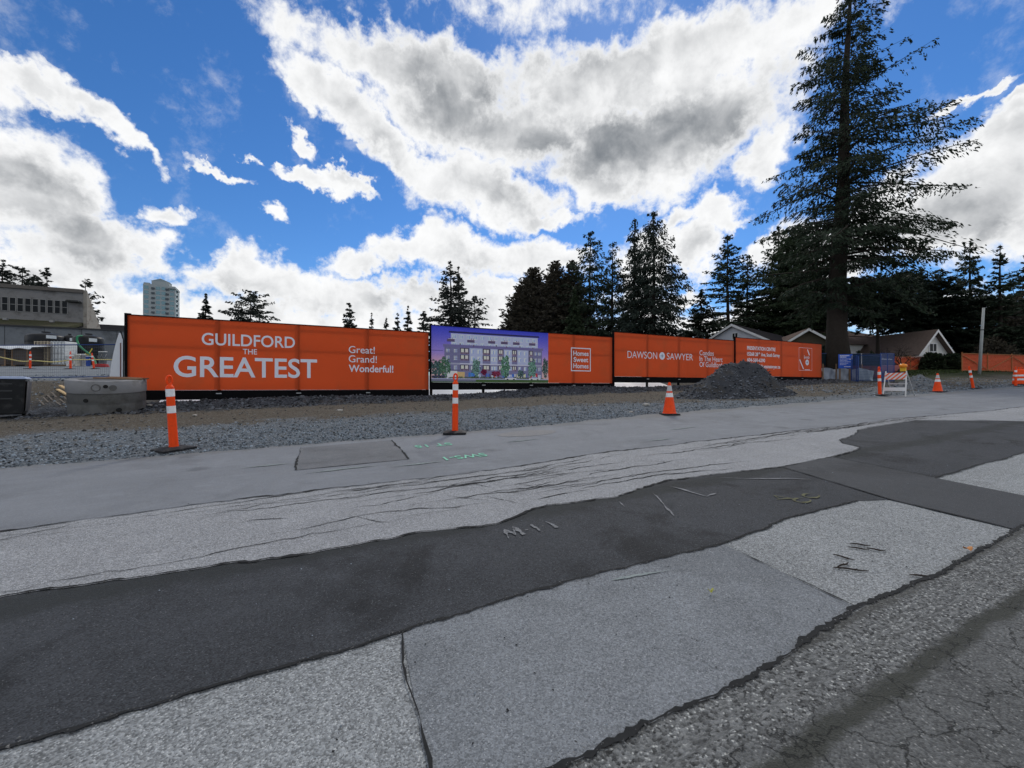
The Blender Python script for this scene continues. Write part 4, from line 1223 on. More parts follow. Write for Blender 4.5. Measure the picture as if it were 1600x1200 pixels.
_sl = ['nearest the wheeled bin', 'second from the wheeled bin', 'third from the wheeled bin', 'in the middle of the bank', 'third from the manhole section', 'second from the manhole section', 'nearest the manhole section']
_sk = sorted([o for o in bpy.data.objects if o.get('label', '').startswith('thin grey broken stick')], key=lambda o: o.location.x / o.location.y)
for o, w in zip(_sk, _sl):
    o['label'] = 'thin grey broken stick in the dirt bank, ' + w
    o['group'] = 'broken sticks in the dirt bank'; o.scale = (.8, .35, .5); o.name = 'stick'; o['category'] = 'stick'

bp = gp(12, 10.5); bp.z = tz(bp.x, bp.y)
BN = empty('wheeled_bin', bp, 'black wheeled bin with a blue grey lid at the left edge', 'wheeled bin', rz=R(44))
MB().box((0, 0, .54), (.60, .70, .90), M_bin, taper=(1.14, 1.12)).build('body', BN, bevel=.03)
MB().box((.352, 0, .56), (.012, .60, .78), M_bin_side, taper=(1, 1.08), rot=Matrix.Rotation(R(2.4), 3, 'Y')).build('side_panel', BN, bevel=.004)
ld = MB().box((0, .0, 1.035), (.76, .86, .07), M_lid, taper=(.86, .9)).build('lid', BN, bevel=.02)
MB().tube([(-.25, .46, 1.0), (-.25, .50, 1.0), (.25, .50, 1.0), (.25, .46, 1.0)], .018, M_bin, 8).build('handle', BN)
for z in (.88, .70, .50): MB().box((-.05, -.375 - .02 * (z - .5), z), (.34, .02, .035), mat('bin_rib', (.045, .047, .05), .5)).build('rib', BN)
for sx in (-.24, .24):
    o = MB().lathe([(.05, -.03), (.12, -.03), (.12, .03), (.05, .03)], M_rubber, 16).build('wheel', BN); o.rotation_euler = (0, R(90), 0); o.location = (sx, .30, .12)

# ================================================================== rock piles
def pile(name, c, rx, ry, h, m, sm, lb, n, ssz, seed, peaks):
    r = empty(name, c, lb, 'rock pile', rz=FROT)
    g = np.random.default_rng(seed)
    N_ = 72; vs = []; 
    t = np.linspace(-1.25, 1.25, N_); X, Y = np.meshgrid(t, t, indexing='xy')
    hgt = np.zeros_like(X)
    for (cx, cy, w, k) in peaks:
        d = np.sqrt(((X - cx) / w) ** 2 + ((Y - cy) / w) ** 2)
        hgt = np.maximum(hgt, k * np.clip(1.05 - d + .05 * np.sin(9 * X + 5 * Y), 0, 1) ** 1.08)
    hgt = hgt * (1 + .10 * np.sin(5.3 * X + seed) * np.cos(4.1 * Y + 1) + .06 * np.sin(13 * X) * np.cos(11 * Y) + .04 * np.sin(23 * X + 3 * Y)) + (g.random(X.shape) - .5) * .035 * (hgt > .02) / max(h, .6)
    V = np.stack([X * rx, Y * ry, hgt * h], -1)
    # sit on the ground
    gx_ = c.x + V[..., 0] * EU[0] + V[..., 1] * EV[0]; gy_ = c.y + V[..., 0] * EU[1] + V[..., 1] * EV[1]
    V[..., 2] += terrain(gx_, gy_) - c.z - .05
    ii_ = np.arange(N_ * N_).reshape(N_, N_)
    q = np.stack([ii_[:-1, :-1], ii_[:-1, 1:], ii_[1:, 1:], ii_[1:, :-1]], -1).reshape(-1, 4)
    keep = (hgt[:-1, :-1] > 0.01).ravel() | (hgt[1:, 1:] > .01).ravel()
    np_mesh('heap', V.reshape(-1, 3), q[keep], m, r, smooth=True)
    k = g.integers(0, N_ * N_, n); pv = V.reshape(-1, 3)[k] + np.stack([(g.random(n) - .5) * .08, (g.random(n) - .5) * .08, np.zeros(n) + .012], -1)
    ok = hgt.ravel()[k] > .015
    # stones gather low on the slope
    ok &= g.random(n) < (1.1 - .55 * hgt.ravel()[k])
    o = stones('stone', pv[ok], ssz, sm, r, seed); o['kind'] = 'stuff'
    return r
pc = gp(1150, 16.6); pile('rock_pile', pc, 3.0, 1.55, 1.62, M_pile, M_pile_stone, 'large dark crushed rock pile in front of the two right hand hoarding panels', 6500, (.015, .065), 5, [(-.10, .05, .74, .93), (.20, -.05, .80, .90), (-.48, .05, .60, .50), (.62, -.10, .5, .40), (-.2, -.45, .5, .35)])
pc = gp(1436, 21.5); pile('rock_pile', pc, 1.55, 1.1, .72, M_pile_light, M_stone, 'small pale grey gravel pile behind the striped barricade', 2600, (.012, .05), 6, [(0, 0, .95, .95), (.3, .1, .7, .7)])
pc = gp(1370, 19.5); pile('rock_pile', pc, 1.2, .7, .26, M_pile_light, M_stone, 'very low grey gravel heap left of the striped barricade', 900, (.012, .04), 7, [(0, 0, .95, .95)])

# ================================================================== left site: fence and stored things
def mesh_panel(a, b, h, name_, lb, group, post_m, wire_m, pitch=.075, wr=.0028, posts=(0, 1)):
    a = Vector(a); b = Vector(b); d = b - a; L = d.length
    r = empty(name_, a, lb, 'fence panel', group)
    r.rotation_euler = Vector((d.x, d.y, 0)).to_track_quat('X', 'Z').to_euler()
    sl_ = d.z
    L2 = math.hypot(d.x, d.y)
    f = lambda s: sl_ * s / L2
    for s in posts:
        MB().tube([(s * L2, 0, f(s * L2) - .3), (s * L2, 0, f(s * L2) + h)], .025, post_m, 8).build('post', r)
    MB().tube([(0, 0, h), (L2, 0, f(L2) + h)], .022, post_m, 8).build('top_rail', r)
    MB().tube([(0, 0, .05), (L2, 0, f(L2) + .05)], .022, post_m, 8).build('bottom_rail', r)
    w = MB()
    n = int(L2 / pitch)
    for k in range(1, n):
        s = L2 * k / n; w.add([(s - wr, 0, f(s) + .06), (s + wr, 0, f(s) + .06), (s + wr, 0, f(s) + h), (s - wr, 0, f(s) + h)], [(0, 1, 2, 3)], wire_m)
    n = int(h / (pitch * 1.6))
    for k in range(1, n):
        z = h * k / n; w.add([(0, .004, z - wr), (L2, .004, z - wr + f(L2)), (L2, .004, z + wr + f(L2)), (0, .004, z + wr)], [(0, 1, 2, 3)], wire_m)
    o = w.build('wire_mesh', r); o['kind'] = 'stuff'
    return r
pa = gp(-60, 16.4); pb = gp(-24, 16.7); pcx = gp(187, 17.0)
pa.z = EYE + .30; pb.z = EYE + .33; pcx.z = EYE + .40
mesh_panel(pa, pb, 1.40, 'site_fence_panel', 'blue framed wire mesh fence panel at the far left edge', 'blue framed mesh panels on the left', M_blue, M_wire)
mesh_panel(pb + Vector((.06, 0, 0)), pcx, 1.40, 'site_fence_panel', 'blue framed wire mesh fence panel ending beside the orange hoarding', 'blue framed mesh panels on the left', M_blue, M_wire)

# white feather banner leaning by the hoarding end
fb0 = at(184, 588, 13.6)
FBN = empty('feather_banner', (fb0.x, fb0.y, tz(fb0.x, fb0.y)), 'white tapered feather banner with a brown stripe beside the hoarding end', 'banner')
hgt = EYE + (HOR - 520) / F * 13.6 - FBN.location.z
poly = []
for t in np.linspace(0, 1, 12): poly.append((-.30 + .34 * t ** 2.2, 0, .2 + (hgt - .2) * t))
poly += [(.12, 0, hgt * .985), (.17, 0, hgt * .9), (.18, 0, .2)]
MB().prism(poly, (0, .012, 0), M_sheet).build('cloth', FBN)
MB().box((.10, -.006, hgt * .55), (.035, .006, hgt * .62), mat('brown_stripe', (.16, .07, .06), .7)).build('stripe', FBN)
MB().tube([(.19, 0, -.05), (.19, 0, hgt * .9), (.10, 0, hgt + .05)], .014, M_black, 8).build('pole', FBN)

def box_thing(name, px0, px1, ytop, ybot, Y, depth, m, lb, cat, group=None, rz=None):
    a = at(px0, ybot, Y); b = at(px1, ybot, Y)
    w = b.x - a.x; zt = EYE + (HOR - ytop) / F * Y
    cx = (a.x + b.x) / 2
    zg = tz(cx, Y)
    r = empty(name, (cx, Y + depth / 2, zg), lb, cat, group)
    return r, w, zt - zg
def crate(px0, px1, yt, Y, lb, m):
    r, w, h = box_thing('site_crate', px0, px1, yt, 563, Y, 1.2, m, lb, 'crate', 'brown crates behind the mesh fence')
    MB().box((0, 0, h / 2 + .05), (w, 1.2, h - .1), m).build('body', r, bevel=.01)
    for sx in (-1, 1): MB().box((sx * (w / 2 - .05), -.61, h / 2), (.10, .03, h), M_wood).build('batten', r)
    MB().box((0, -.61, h - .05), (w - .2, .03, .10), M_wood).build('batten', r)
    for sx in (-.35, .35): MB().box((sx * w, 0, .04), (.12, 1.2, .08), M_wood).build('skid', r)
M_crate = mat('brown_crate_board', (.085, .070, .060), .85, var=.2, scale=2)
crate(-30, 9, 543, 30, 'brown crate under the white sheet, cut by the left edge', M_crate)
crate(18, 44, 543, 30, 'brown crate under the white sheet, right one of the pair', M_crate)
tarp = MB(); vs = []
a = at(-34, 541, 29.7); b = at(50, 541, 29.7)
for k in range(21):
    x = a.x + (b.x - a.x) * k / 20
    zz = EYE + (HOR - 541.5) / F * 29.7 + .05 * math.sin(k * .9)
    vs += [(x, 29.6, zz - .16), (x, 29.7, zz), (x, 31.4, zz + .25)]
tarp.add(vs, sum([[(3 * k, 3 * k + 3, 3 * k + 4, 3 * k + 1), (3 * k + 1, 3 * k + 4, 3 * k + 5, 3 * k + 2)] for k in range(20)], []), M_sheet, True)
tag(tarp.build('tarp'), 'white tarp spread over the two brown crates', 'tarp')
def cage_tank(px0, px1, yt, Y, m_body, m_cage, lb, name='cage_tank', cat='tank'):
    r, w, h = box_thing(name, px0, px1, yt, 563, Y, 1.0, m_body, lb, cat)
    MB().box((0, 0, h / 2 + .06), (w * .94, .94, h - .14), m_body).build('body', r, bevel=.05)
    MB().box((0, 0, .05), (w, 1.0, .10), M_wood).build('pallet', r)
    cg = []
    for k in range(5):
        o = MB().box((-w / 2 + w * k / 4, -.50, h / 2 + .05), (.04, .04, h - .1), m_cage).build('cage_bar', r)
    for k in range(5):
        o = MB().box((0, -.512, .14 + (h - .18) * k / 4), (w, .03, .04), m_cage).build('cage_bar', r)
M_tan = mat('tan_plastic', (.40, .34, .25), .6, var=.12)
cage_tank(54, 74.5, 533, 31, mat('dull_tan_liner', (.20, .17, .13), .7), M_tan, 'tan slatted cage crate between the brown crates and the white cage tank', 'cage_crate', 'crate')
cage_tank(80, 100.5, 533, 31, mat('white_tank_plastic', (.66, .68, .68), .5), M_galv, 'white square cage tank left of the right black tank')
M_label = mat('white_label', (.60, .64, .66), .6)
def tank(px, rpx, ytop, Y, lb, label_z):
    c = gp(px, Y); h = EYE + (HOR - ytop) / F * Y - c.z; rad = rpx / F * Y / 1.15
    r = empty('water_tank', c, lb, 'tank', 'black water tanks')
    MB().lathe([(rad * .98, 0), (rad, .1), (rad, h * .3), (rad * .985, h * .32), (rad, h * .34), (rad, h * .62), (rad * .985, h * .64), (rad, h * .66), (rad, h * .86), (rad * .9, h * .92), (rad * .35, h * .98), (rad * .25, h)], M_tank, 28).build('shell', r)
    MB().lathe([(rad * .24, h), (rad * .24, h + .08)], M_tank, 16).build('cap', r)
    lb_ = MB(); pts = []
    a0 = math.atan2(-c.y, -c.x) + .25
    for k in range(7):
        a_ = a0 - .25 + .5 * k / 6
        for z in (label_z * h - .14, label_z * h + .14): pts.append(((rad + .02) * math.cos(a_), (rad + .02) * math.sin(a_), z))
    lb_.add(pts, [(2 * k, 2 * k + 2, 2 * k + 3, 2 * k + 1) for k in range(6)], M_label)
    lb_.build('name_label', r)
tank(72, 25, 520, 36, 'wide black water tank standing behind the two cage tanks', .84)
tank(109, 10, 523, 37, 'narrow black water tank between the two wider ones', .82)
tank(139, 20.5, 523, 34, 'black water tank on the right with a green hose over it', .80)
def hose(pts, rad, m, name, lb, cat):
    P = [Vector(p) for p in pts]
    # Catmull-Rom
    out = []
    Q = [P[0]] + P + [P[-1]]
    for i in range(1, len(Q) - 2):
        for t in np.linspace(0, 1, 8, endpoint=False):
            a, b, c, d = Q[i - 1], Q[i], Q[i + 1], Q[i + 2]
            out.append(.5 * ((2 * b) + (-a + c) * t + (2 * a - 5 * b + 4 * c - d) * t * t + (-a + 3 * b - 3 * c + d) * t ** 3))
    out.append(P[-1])
    return tag(MB().tube(out, rad, m, 7).build(name), lb, cat)
M_hose = mat('green_hose', (.02, .17, .08), .5)
hose([at(128, 524.5, 33.0), at(121, 526, 32.6), at(121, 534, 32.5), at(127, 543, 32.3), at(137, 551, 31.8), at(146, 559, 31), gp(150, 30.5, .06)], .07, M_hose, 'hose', 'green hose hanging from the right black tank', 'hose')
hose([gp(-30, 28.6, 1.00), at(30, 564, 28.6), at(52, 563.5, 28.6), at(85, 565.5, 28.8), at(112, 562.5, 28.8), at(140, 562, 28.8), at(178, 562, 28.8)], .035, mat('yellow_tape', (.62, .52, .20), .6), 'caution_tape', 'yellow tape line strung behind the mesh fence', 'tape')
def drumlet(px, w, yt, Y, m, lb, cat='bucket', group='containers beside the tanks'):
    c = gp(px, Y); h = EYE + (HOR - yt) / F * Y - c.z; h = max(h, .35); rad = w / F * Y / 2 / 1.15
    r = empty('site_bucket', c, lb, cat, group)
    MB().lathe([(rad * .85, 0), (rad, h * .9), (rad * 1.06, h * .91), (rad * 1.06, h)], m, 16).build('pail', r)
    MB().lathe([(rad * 1.08, h), (rad * 1.08, h + .03), (rad * .9, h + .04)], M_white, 16).build('lid', r)
    MB().tube([(-rad, 0, h * .85), (-rad * .8, -rad * .9, h * .6), (rad * .8, -rad * .9, h * .6), (rad, 0, h * .85)], .012, M_galv, 5).build('handle', r)
drumlet(109, 10, 556, 31, M_white, 'white bucket left of the pale crates, below the narrow tank')
drumlet(121, 8, 554, 31, mat('cream_pail', (.55, .52, .45), .6), 'cream bucket in front of the right black tank, next to the white bucket')
drumlet(129, 9, 554, 31.4, mat('grey_pail', (.42, .42, .44), .6), 'light grey bucket in front of the right black tank')
drumlet(138, 6.5, 557, 31, mat('blue_pail', (.03, .08, .35), .6), 'blue bucket below the green hose')
drumlet(157, 5.5, 550, 32, mat('dark_pail', (.14, .15, .16), .5), 'dark grey canister right of the right black tank, left of two', 'canister')
drumlet(164, 5.5, 550, 32, mat('dark_pail', (.14, .15, .16), .5), 'dark grey canister right of the right black tank, right of two', 'canister')
rr = gp(159, 29.5); r = empty('red_pipe_coil', rr, 'red hose coil lying on the ground right of the blue bucket', 'hose coil')
for k in range(3): MB().tube([(.42 * math.cos(a) * (1 - .1 * k), .32 * math.sin(a), .06 + .07 * k) for a in np.linspace(0, 2 * PI, 20)], .04, mat('red_hose', (.42, .04, .04), .5), 6, False).build('coil', r)
st0 = gp(135, 31.6); st = empty('marker_stake', st0, 'yellow crossed marker stake in front of the right black tank', 'marker stake')
MB().tube([(-.35, 0, .0), (.45, 0, 1.35)], .03, mat('yellow_stake', (.55, .45, .05), .6), 6).build('stake', st); MB().tube([(-.1, 0, .95), (.4, -.02, .8)], .03, MATS['yellow_stake'], 6).build('stake', st)

# ================================================================== buildings
def uvz_box(mb, u0, u1, v0, v1, z0, z1, m):
    c = []
    for z in (z0, z1):
        for (u, v) in ((u0, v0), (u1, v0), (u1, v1), (u0, v1)):
            x, y = xy(u, v); c.append((x, y, z))
    return mb.add(c, [(3, 2, 1, 0), (4, 5, 6, 7), (0, 1, 5, 4), (1, 2, 6, 5), (2, 3, 7, 6), (3, 0, 4, 7)], m)
def local(root):
    """children are built in world coordinates: keep them there"""
    root.location = (0, 0, 0); return root
def uvbox(name, parent, u0, u1, v0, v1, z0, z1, m):
    mb = MB(); rot = Matrix.Rotation(FROT, 3, 'Z')
    mb.box(((u0 + u1) / 2, (v0 + v1) / 2, (z0 + z1) / 2), (abs(u1 - u0), abs(v1 - v0), z1 - z0), m)
    return mb.build(name, parent)
def bld(name, lb, cat='building', group=None, uvo=(0, 0, 0)):
    x, y = xy(uvo[0], uvo[1])
    return empty(name, (x, y, uvo[2]), lb, cat, group, rz=FROT)
# grey hall on the left, in its own road-aligned frame: origin at right front corner of the upper wall
HV = 71.0; HU = -27.6
hall = bld('grey_hall', 'long grey concrete hall with a row of nine dark windows and a mossy lower roof', uvo=(HU, HV, EYE))
wall = MB()
Ltot = 34
wall.prism([(0, 0, 3.0), (0, 0, 12.35), (0, 3.9, 7.4), (0, 3.9, 3.0)], (-Ltot, 0, 0), M_wall_grey).build('upper_wall', hall)
MB().prism([(.0, -.05, 3.0), (.0, -.05, 12.55), (.0, 3.95, 7.6), (.0, 3.95, 3.0)], (.35, 0, 0), M_end_wall).build('end_wall', hall)
MB().prism([(0, -.25, 12.15), (0, -.25, 12.6), (0, .5, 12.6), (0, 4.1, 8.0), (0, 4.1, 7.7), (0, .4, 12.2)], (-Ltot, 0, 0), mat('grey_fascia', (.115, .105, .095), .9)).build('roof', hall)
for k in range(11):
    cx = -1.75 - .66 * (k)
    wf = MB()
    for (a, b, c, d) in ((-.275, -.235, 9.35, 10.98), (.235, .275, 9.35, 10.98)): wf.box((cx + (a + b) / 2, -.03, (c + d) / 2), (b - a, .07, d - c), M_frame)
    for z in (9.33, 10.18, 11.0): wf.box((cx, -.03, z), (.47, .07, .05), M_frame)
    o = wf.build('window', hall)
    MB().box((cx, -.012, 10.17), (.47, .04, 1.62), M_glass).build('pane', o)
MB().box((-.75, -.45, 10.95), (1.3, .9, .22), mat('hall_canopy', (.03, .032, .03), .9), taper=(.8, .8)).build('wall_canopy', hall)
MB().prism([(0, -.02, 8.35), (0, -.02, 8.0), (0, -4.8, 6.6), (0, -4.8, 6.95)], (-Ltot, 0, 0), M_mossroof).build('lower_roof', hall)
MB().box((-9.0, -4.9, 5.0), (40, .3, 3.9), M_wall_low).build('lower_wall', hall)
MB().box((-9.0, -4.95, 7.02), (40.2, .5, .16), mat('dark_coping', (.045, .045, .047), .9)).build('coping', hall)
for k in range(12):
    MB().box((-27 + 3.2 * k, -5.056, 5.0), (.05, .012, 3.9), mat('wall_joint', (.05, .052, .055), .9)).build('wall_joint', hall)
for cx in (-2.5, -6.5): MB().box((cx, -1.0, 8.2), (.35, .35, .25), M_frame).build('roof_vent', hall)
MB().box((-4, -2.5, 2.5), (30, 4.5, 3), M_wall_low).build('annex_body', hall)

dk = gp(185, 72); dkr = empty('dark_roof_house', (dk.x, dk.y, dk.z), 'low dark roofed house behind the grey hall and the hoarding end', 'house', rz=FROT)
zt_ = EYE + (HOR - 504) / F * 72 - dk.z
MB().box((0, 4, (zt_ - 2.4) / 2), (15, 8, zt_ - 2.4), mat('dark_house_wall', (.16, .15, .14), .9)).build('wall', dkr)
MB().prism([(0, -.5, zt_ - 2.5), (0, 4, zt_), (0, 8.5, zt_ - 2.5)], (8, 0, 0), M_roof_dark).build('roof', dkr).location = (-8, 0, 0)
MB().prism([(0, -.5, zt_ - 2.5), (0, 4, zt_), (0, 8.5, zt_ - 2.5)], (8, 0, 0), M_roof_dark).build('roof', dkr)
for k in (-5.2, -2.0, 1.2): MB().box((k, -.03, zt_ - 3.6), (1.1, .1, 1.1), M_glass).build('window', dkr)

# condominium tower far away
TD = 250.0
tc = at(253, 600, TD); tc.z = tz(tc.x, tc.y)
ttop = EYE + (HOR - 449) / F * TD - tc.z
tw_ = empty('condo_tower', tc, 'pale blue green condominium tower with stepped roof, far behind the hoarding', 'tower', rz=R(30))
WA, WB = 15.0, 12.5
MB().box((0, 0, ttop / 2), (WA, WB, ttop), M_tower).build('core', tw_)
MB().box((0, 0, ttop + 1.4), (WA * .55, WB * .6, 2.8), M_tower).build('penthouse', tw_)
MB().prism([(-WA * .29, -WB * .3, ttop + 2.81), (WA * .29, -WB * .3, ttop + 2.81), (0, -WB * .3, ttop + 4.6)], (0, WB * .6, 0), mat('tower_roof', (.22, .27, .29), .6)).build('penthouse_roof', tw_)
MB().box((-WA * .40, -WB * .1, ttop + .5), (WA * .18, WB * .7, 1.0), M_tower).build('parapet', tw_)
MB().box((WA * .40, -WB * .1, ttop - 1.6 + .5), (WA * .24, WB * 1.06, 1.0), M_tower).build('parapet', tw_)
FLR = 2.9
nf = int(22 / FLR) + 3
gm = MB().box((0, 0, 0), (2.0, .16, 1.9), M_tower_glass).mesh('window')
bm_ = MB().box((0, 0, 0), (1.5, .7, 1.05), M_tower_dark).mesh('balcony')
for fl in range(nf):
    z = ttop - 1.9 - FLR * fl
    for cx in (-6.0, -.6, 2.0, 6.0): share('window', gm, tw_, (cx, -WB / 2 - .03, z))
    for cx in (-2.9, 3.75 - .1): share('balcony', bm_, tw_, (cx, -WB / 2 - .30, z - .4))
    for cy in (-3.6, .2, 3.4): share('window', gm, tw_, (WA / 2 + .03, cy, z), (0, 0, R(90)))
    share('balcony', bm_, tw_, (WA / 2 + .30, -1.8, z - .4), (0, 0, R(90)))

# houses on the right
def gable_house(name, lb, loc, rz, Wd, Dp, Hw, Hr, mw, mr, over=.5, wins=(), fascia=True, windows_side=()):
    r = empty(name, loc, lb, 'house', 'houses behind the hoarding', rz=rz)
    MB().prism([(-Wd / 2, 0, 0), (Wd / 2, 0, 0), (Wd / 2, 0, Hw), (0, 0, Hw + Hr), (-Wd / 2, 0, Hw)], (0, Dp, 0), mw).build('wall', r)
    sl_ = Hr / (Wd / 2); t = .22
    for s in (-1, 1):
        e = Wd / 2 + over
        MB().prism([(0, -over, Hw + Hr + .03), (s * e, -over, Hw - sl_ * over + .03), (s * e, -over, Hw - sl_ * over + .03 + t), (0, -over, Hw + Hr + .03 + t)], (0, Dp + 2 * over, 0), mr).build('roof', r)
        if fascia:
            MB().prism([(0, -over - .04, Hw + Hr - .06), (s * e, -over - .04, Hw - sl_ * over - .06), (s * e, -over - .04, Hw - sl_ * over + .20), (0, -over - .04, Hw + Hr + .22)], (0, .035, 0), M_white).build('fascia', r)
    for s in (-1, 1):
        MB().box((s * (Wd / 2 + over + .02), Dp / 2, Hw - sl_ * over + .06), (.05, Dp + 2 * over, .18), M_white).build('eaves_board', r)
    for (cx, cz, w, h) in wins:
        f = MB().box((cx, -.02, cz), (w + .2, .08, h + .2), M_white).build('window', r)
        MB().box((cx, -.066, cz), (w, .02, h), M_glass).build('pane', f)
        MB().box((cx, -.082, cz), (.06, .012, h), M_white).build('mullion', f)
    return r
h1 = at(1176, 530, 46)
gz0 = tz(h1.x, h1.y)
wz = EYE + (HOR - 509.5) / F * 46 - gz0
gable_house('white_house', 'white gabled house with dark shingle roof behind the round badge panel', (h1.x - 2.2, h1.y, gz0), R(-50), 7.2, 17, wz - 2.0, 2.0, M_house_white, M_roof_dark, .5, ((.2, wz - 1.1, .5, .5),))
h4 = at(1262, 545, 44); gz4 = tz(h4.x, h4.y)
wz4 = EYE + (HOR - 516.5) / F * 44 - gz4
gable_house('brown_gable_house', 'brown gabled house with white rakes just behind the far end of the hoarding', (h4.x, h4.y, gz4), R(-18), 6.4, 8, wz4 - 2.1, 2.1, mat('brown_siding', (.085, .070, .048), .85, var=.2), M_roof_brown, .35, ())
h2 = at(1330, 545, 62); gz2 = tz(h2.x, h2.y)
zr2 = EYE + (HOR - 506.5) / F * 62 - gz2
hh = empty('two_storey_house', (h2.x, h2.y, gz2), 'cream two storey house with brown roof behind the giant fir trunk', 'house', 'houses behind the hoarding', rz=R(14))
MB().box((0, 4.5, (zr2 - 1.8) / 2), (13.0, 9, zr2 - 1.8), M_house_cream).build('wall', hh)
MB().prism([(-7.0, -.6, zr2 - 1.9), (-5.0, 4.5, zr2), (-5.0, 4.5, zr2), (-7.0, 9.6, zr2 - 1.9)], (0, 0, .001), M_roof_brown)
rf = MB(); e = .6
rf.add([(-6.5 - e, -e, zr2 - 1.9), (6.5 + e, -e, zr2 - 1.9), (6.5 + e, 9 + e, zr2 - 1.9), (-6.5 - e, 9 + e, zr2 - 1.9), (-2.6, 4.5, zr2), (2.6, 4.5, zr2)], [(0, 1, 5, 4), (1, 2, 5), (2, 3, 4, 5), (3, 0, 4), (0, 3, 2, 1)], M_roof_brown)
rf.build('roof', hh)
for (cx, cz) in ((-4.2, zr2 - 2.7), (2.0, zr2 - 2.9), (4.6, zr2 - 2.9)):
    f = MB().box((cx, -.04, cz), (1.1, .1, 1.2), mat('mauve_window_frame', (.30, .28, .36), .6)).build('window', hh)
    MB().box((cx, -.095, cz), (.9, .02, 1.0), M_glass).build('pane', f)
h3 = at(1352, 550, 50); gz3 = tz(h3.x, h3.y)
z3 = EYE + (HOR - 523) / F * 50 - gz3
hb = empty('garage_wing', (h3.x, h3.y, gz3), 'single storey cream wing with brown roof left of the white gabled bungalow', 'house', 'houses behind the hoarding', rz=R(16))
MB().box((0, 3, (z3 - 1.2) / 2), (9.0, 6, z3 - 1.2), M_house_cream).build('wall', hb)
MB().add([(-5, -.5, z3 - 1.3), (5, -.5, z3 - 1.3), (5, 6.5, z3 - 1.3), (-5, 6.5, z3 - 1.3), (-1.5, 3, z3 + .2), (5, 3, z3 + .2)], [(0, 1, 5, 4), (1, 2, 5), (2, 3, 4, 5), (3, 0, 4), (0, 3, 2, 1)], M_roof_brown).build('roof', hb)
MB().box((-1.5, -.03, 1.3), (3.4, .08, 2.2), M_white).build('garage_door', hb)
h5 = at(1457, 552, 44); gz5 = tz(h5.x, h5.y)
z5 = EYE + (HOR - 516) / F * 44 - gz5
b5 = gable_house('white_gabled_bungalow', 'bungalow with long brown roof and a white bargeboard gable facing right', (h5.x, h5.y, gz5), R(12), 4.4, 8.5, z5 - 2.5, 2.3, M_house_cream, M_roof_brown, .5, ((0, z5 - 1.9, .9, .8),))
MB().box((-1.0, -.06, 1.1), (2.6, .06, 1.8), M_white).build('door', b5)

# ================================================================== right hand fences and sign
def pxseg(px0, px1, Y0, Y1, h=0):
    return gp(px0, Y0, h), gp(px1, Y1, h)
# dark green screen with mottled red band behind the sheet
a, b = pxseg(1282, 1376, 33.5, 34.5)
a.z = b.z = max(a.z, b.z)
SF = empty('green_screen_fence', a, 'dark green screened fence behind the blue notice sign', 'fence')
SF.rotation_euler = (b - a).to_track_quat('X', 'Z').to_euler()
L = (b - a).length; h = EYE + (HOR - 553) / F * 34 - a.z
MB().box((L / 2, 0, h * .75), (L, .02, h * .5), M_green_mesh).build('screen', SF)
MB().box((L / 2, .01, h * .25), (L, .02, h * .5), mat('mottled_red_screen', (.10, .045, .042), .9, var=.6, scale=3, dirt=((.03, .035, .05), 2.5, .8))).build('lower_screen', SF)
for k in range(4): MB().tube([(L * k / 3, -.04, -.2), (L * k / 3, -.04, h + .05)], .035, M_galv, 8).build('post', SF)
MB().tube([(0, -.04, h), (L, -.04, h)], .025, M_blue, 8).build('top_rail', SF)
# pale silt sheet on stakes
a, b = pxseg(1284, 1345, 30.6, 31.2)
SS = empty('silt_fence', a, 'pale grey wrinkled silt sheet staked below the blue notice sign', 'silt fence')
SS.rotation_euler = Vector((b.x - a.x, b.y - a.y, 0)).to_track_quat('X', 'Z').to_euler()
L = (b - a).length; h = 1.0; n = 40; vs = []
for k in range(n + 1):
    s = L * k / n
    for j in range(5):
        z = -.05 + h * j / 4 * (1 + .06 * math.sin(s * 4.1))
        vs.append((s, .07 * math.sin(s * 5 + j * 1.9) + .05 * math.sin(s * 11 - j), z))
MB().add(vs, [(k * 5 + j, k * 5 + 5 + j, k * 5 + 6 + j, k * 5 + 1 + j) for k in range(n) for j in range(4)], mat('silt_cloth', (.33, .36, .41), .7, var=.2, scale=1.6, bump=.4, bscale=5), True).build('cloth', SS)
for k in range(4): MB().box((L * k / 3, -.1, .55), (.06, .05, 1.5), M_wood).build('stake', SS)
# blue notice sign
sp = gp(1321, 30.0)
SG = empty('notice_sign', sp, 'blue notice sign with white text lines and a white swoosh corner', 'sign', rz=R(-6))
zb_ = EYE + (HOR - 575.5) / F * 30 - sp.z; zt_ = EYE + (HOR - 553.5) / F * 30 - sp.z
MB().box((0, 0, (zb_ + zt_) / 2), (.96, .03, zt_ - zb_), mat('notice_blue', (.03, .10, .50), .5, var=.06)).build('board', SG)
for sx in (-.35, .35): MB().box((sx, .05, zt_ / 2 - .1), (.07, .07, zt_ + .1), M_wood).build('post', SG)
tx = MB(); hgt_ = zt_ - zb_
for k, (z, x0, x1, th) in enumerate(((.90, -.40, .25, .06), (.80, -.40, .05, .06), (.66, -.40, .30, .03), (.56, -.40, .12, .03), (.46, -.40, .34, .03), (.36, -.40, .18, .03), (.26, -.40, .05, .03), (.12, -.10, .40, .05))):
    x = x0
    g = random.Random(k)
    while x < x1:
        w = g.uniform(.04, .11); rect(tx, x, min(x + w, x1), zb_ + hgt_ * z - th / 2, zb_ + hgt_ * z + th / 2, .018, M_white); x += w + .02
tx.add([(.46, -.019, zb_ + hgt_ * .95), (.46, -.019, zb_ + hgt_ * .66), (.38, -.019, zb_ + hgt_ * .62), (.26, -.019, zb_ + hgt_ * .62), (.38, -.019, zb_ + hgt_ * .72)], [(0, 1, 2, 3, 4)], M_white)
tx.build('print', SG)
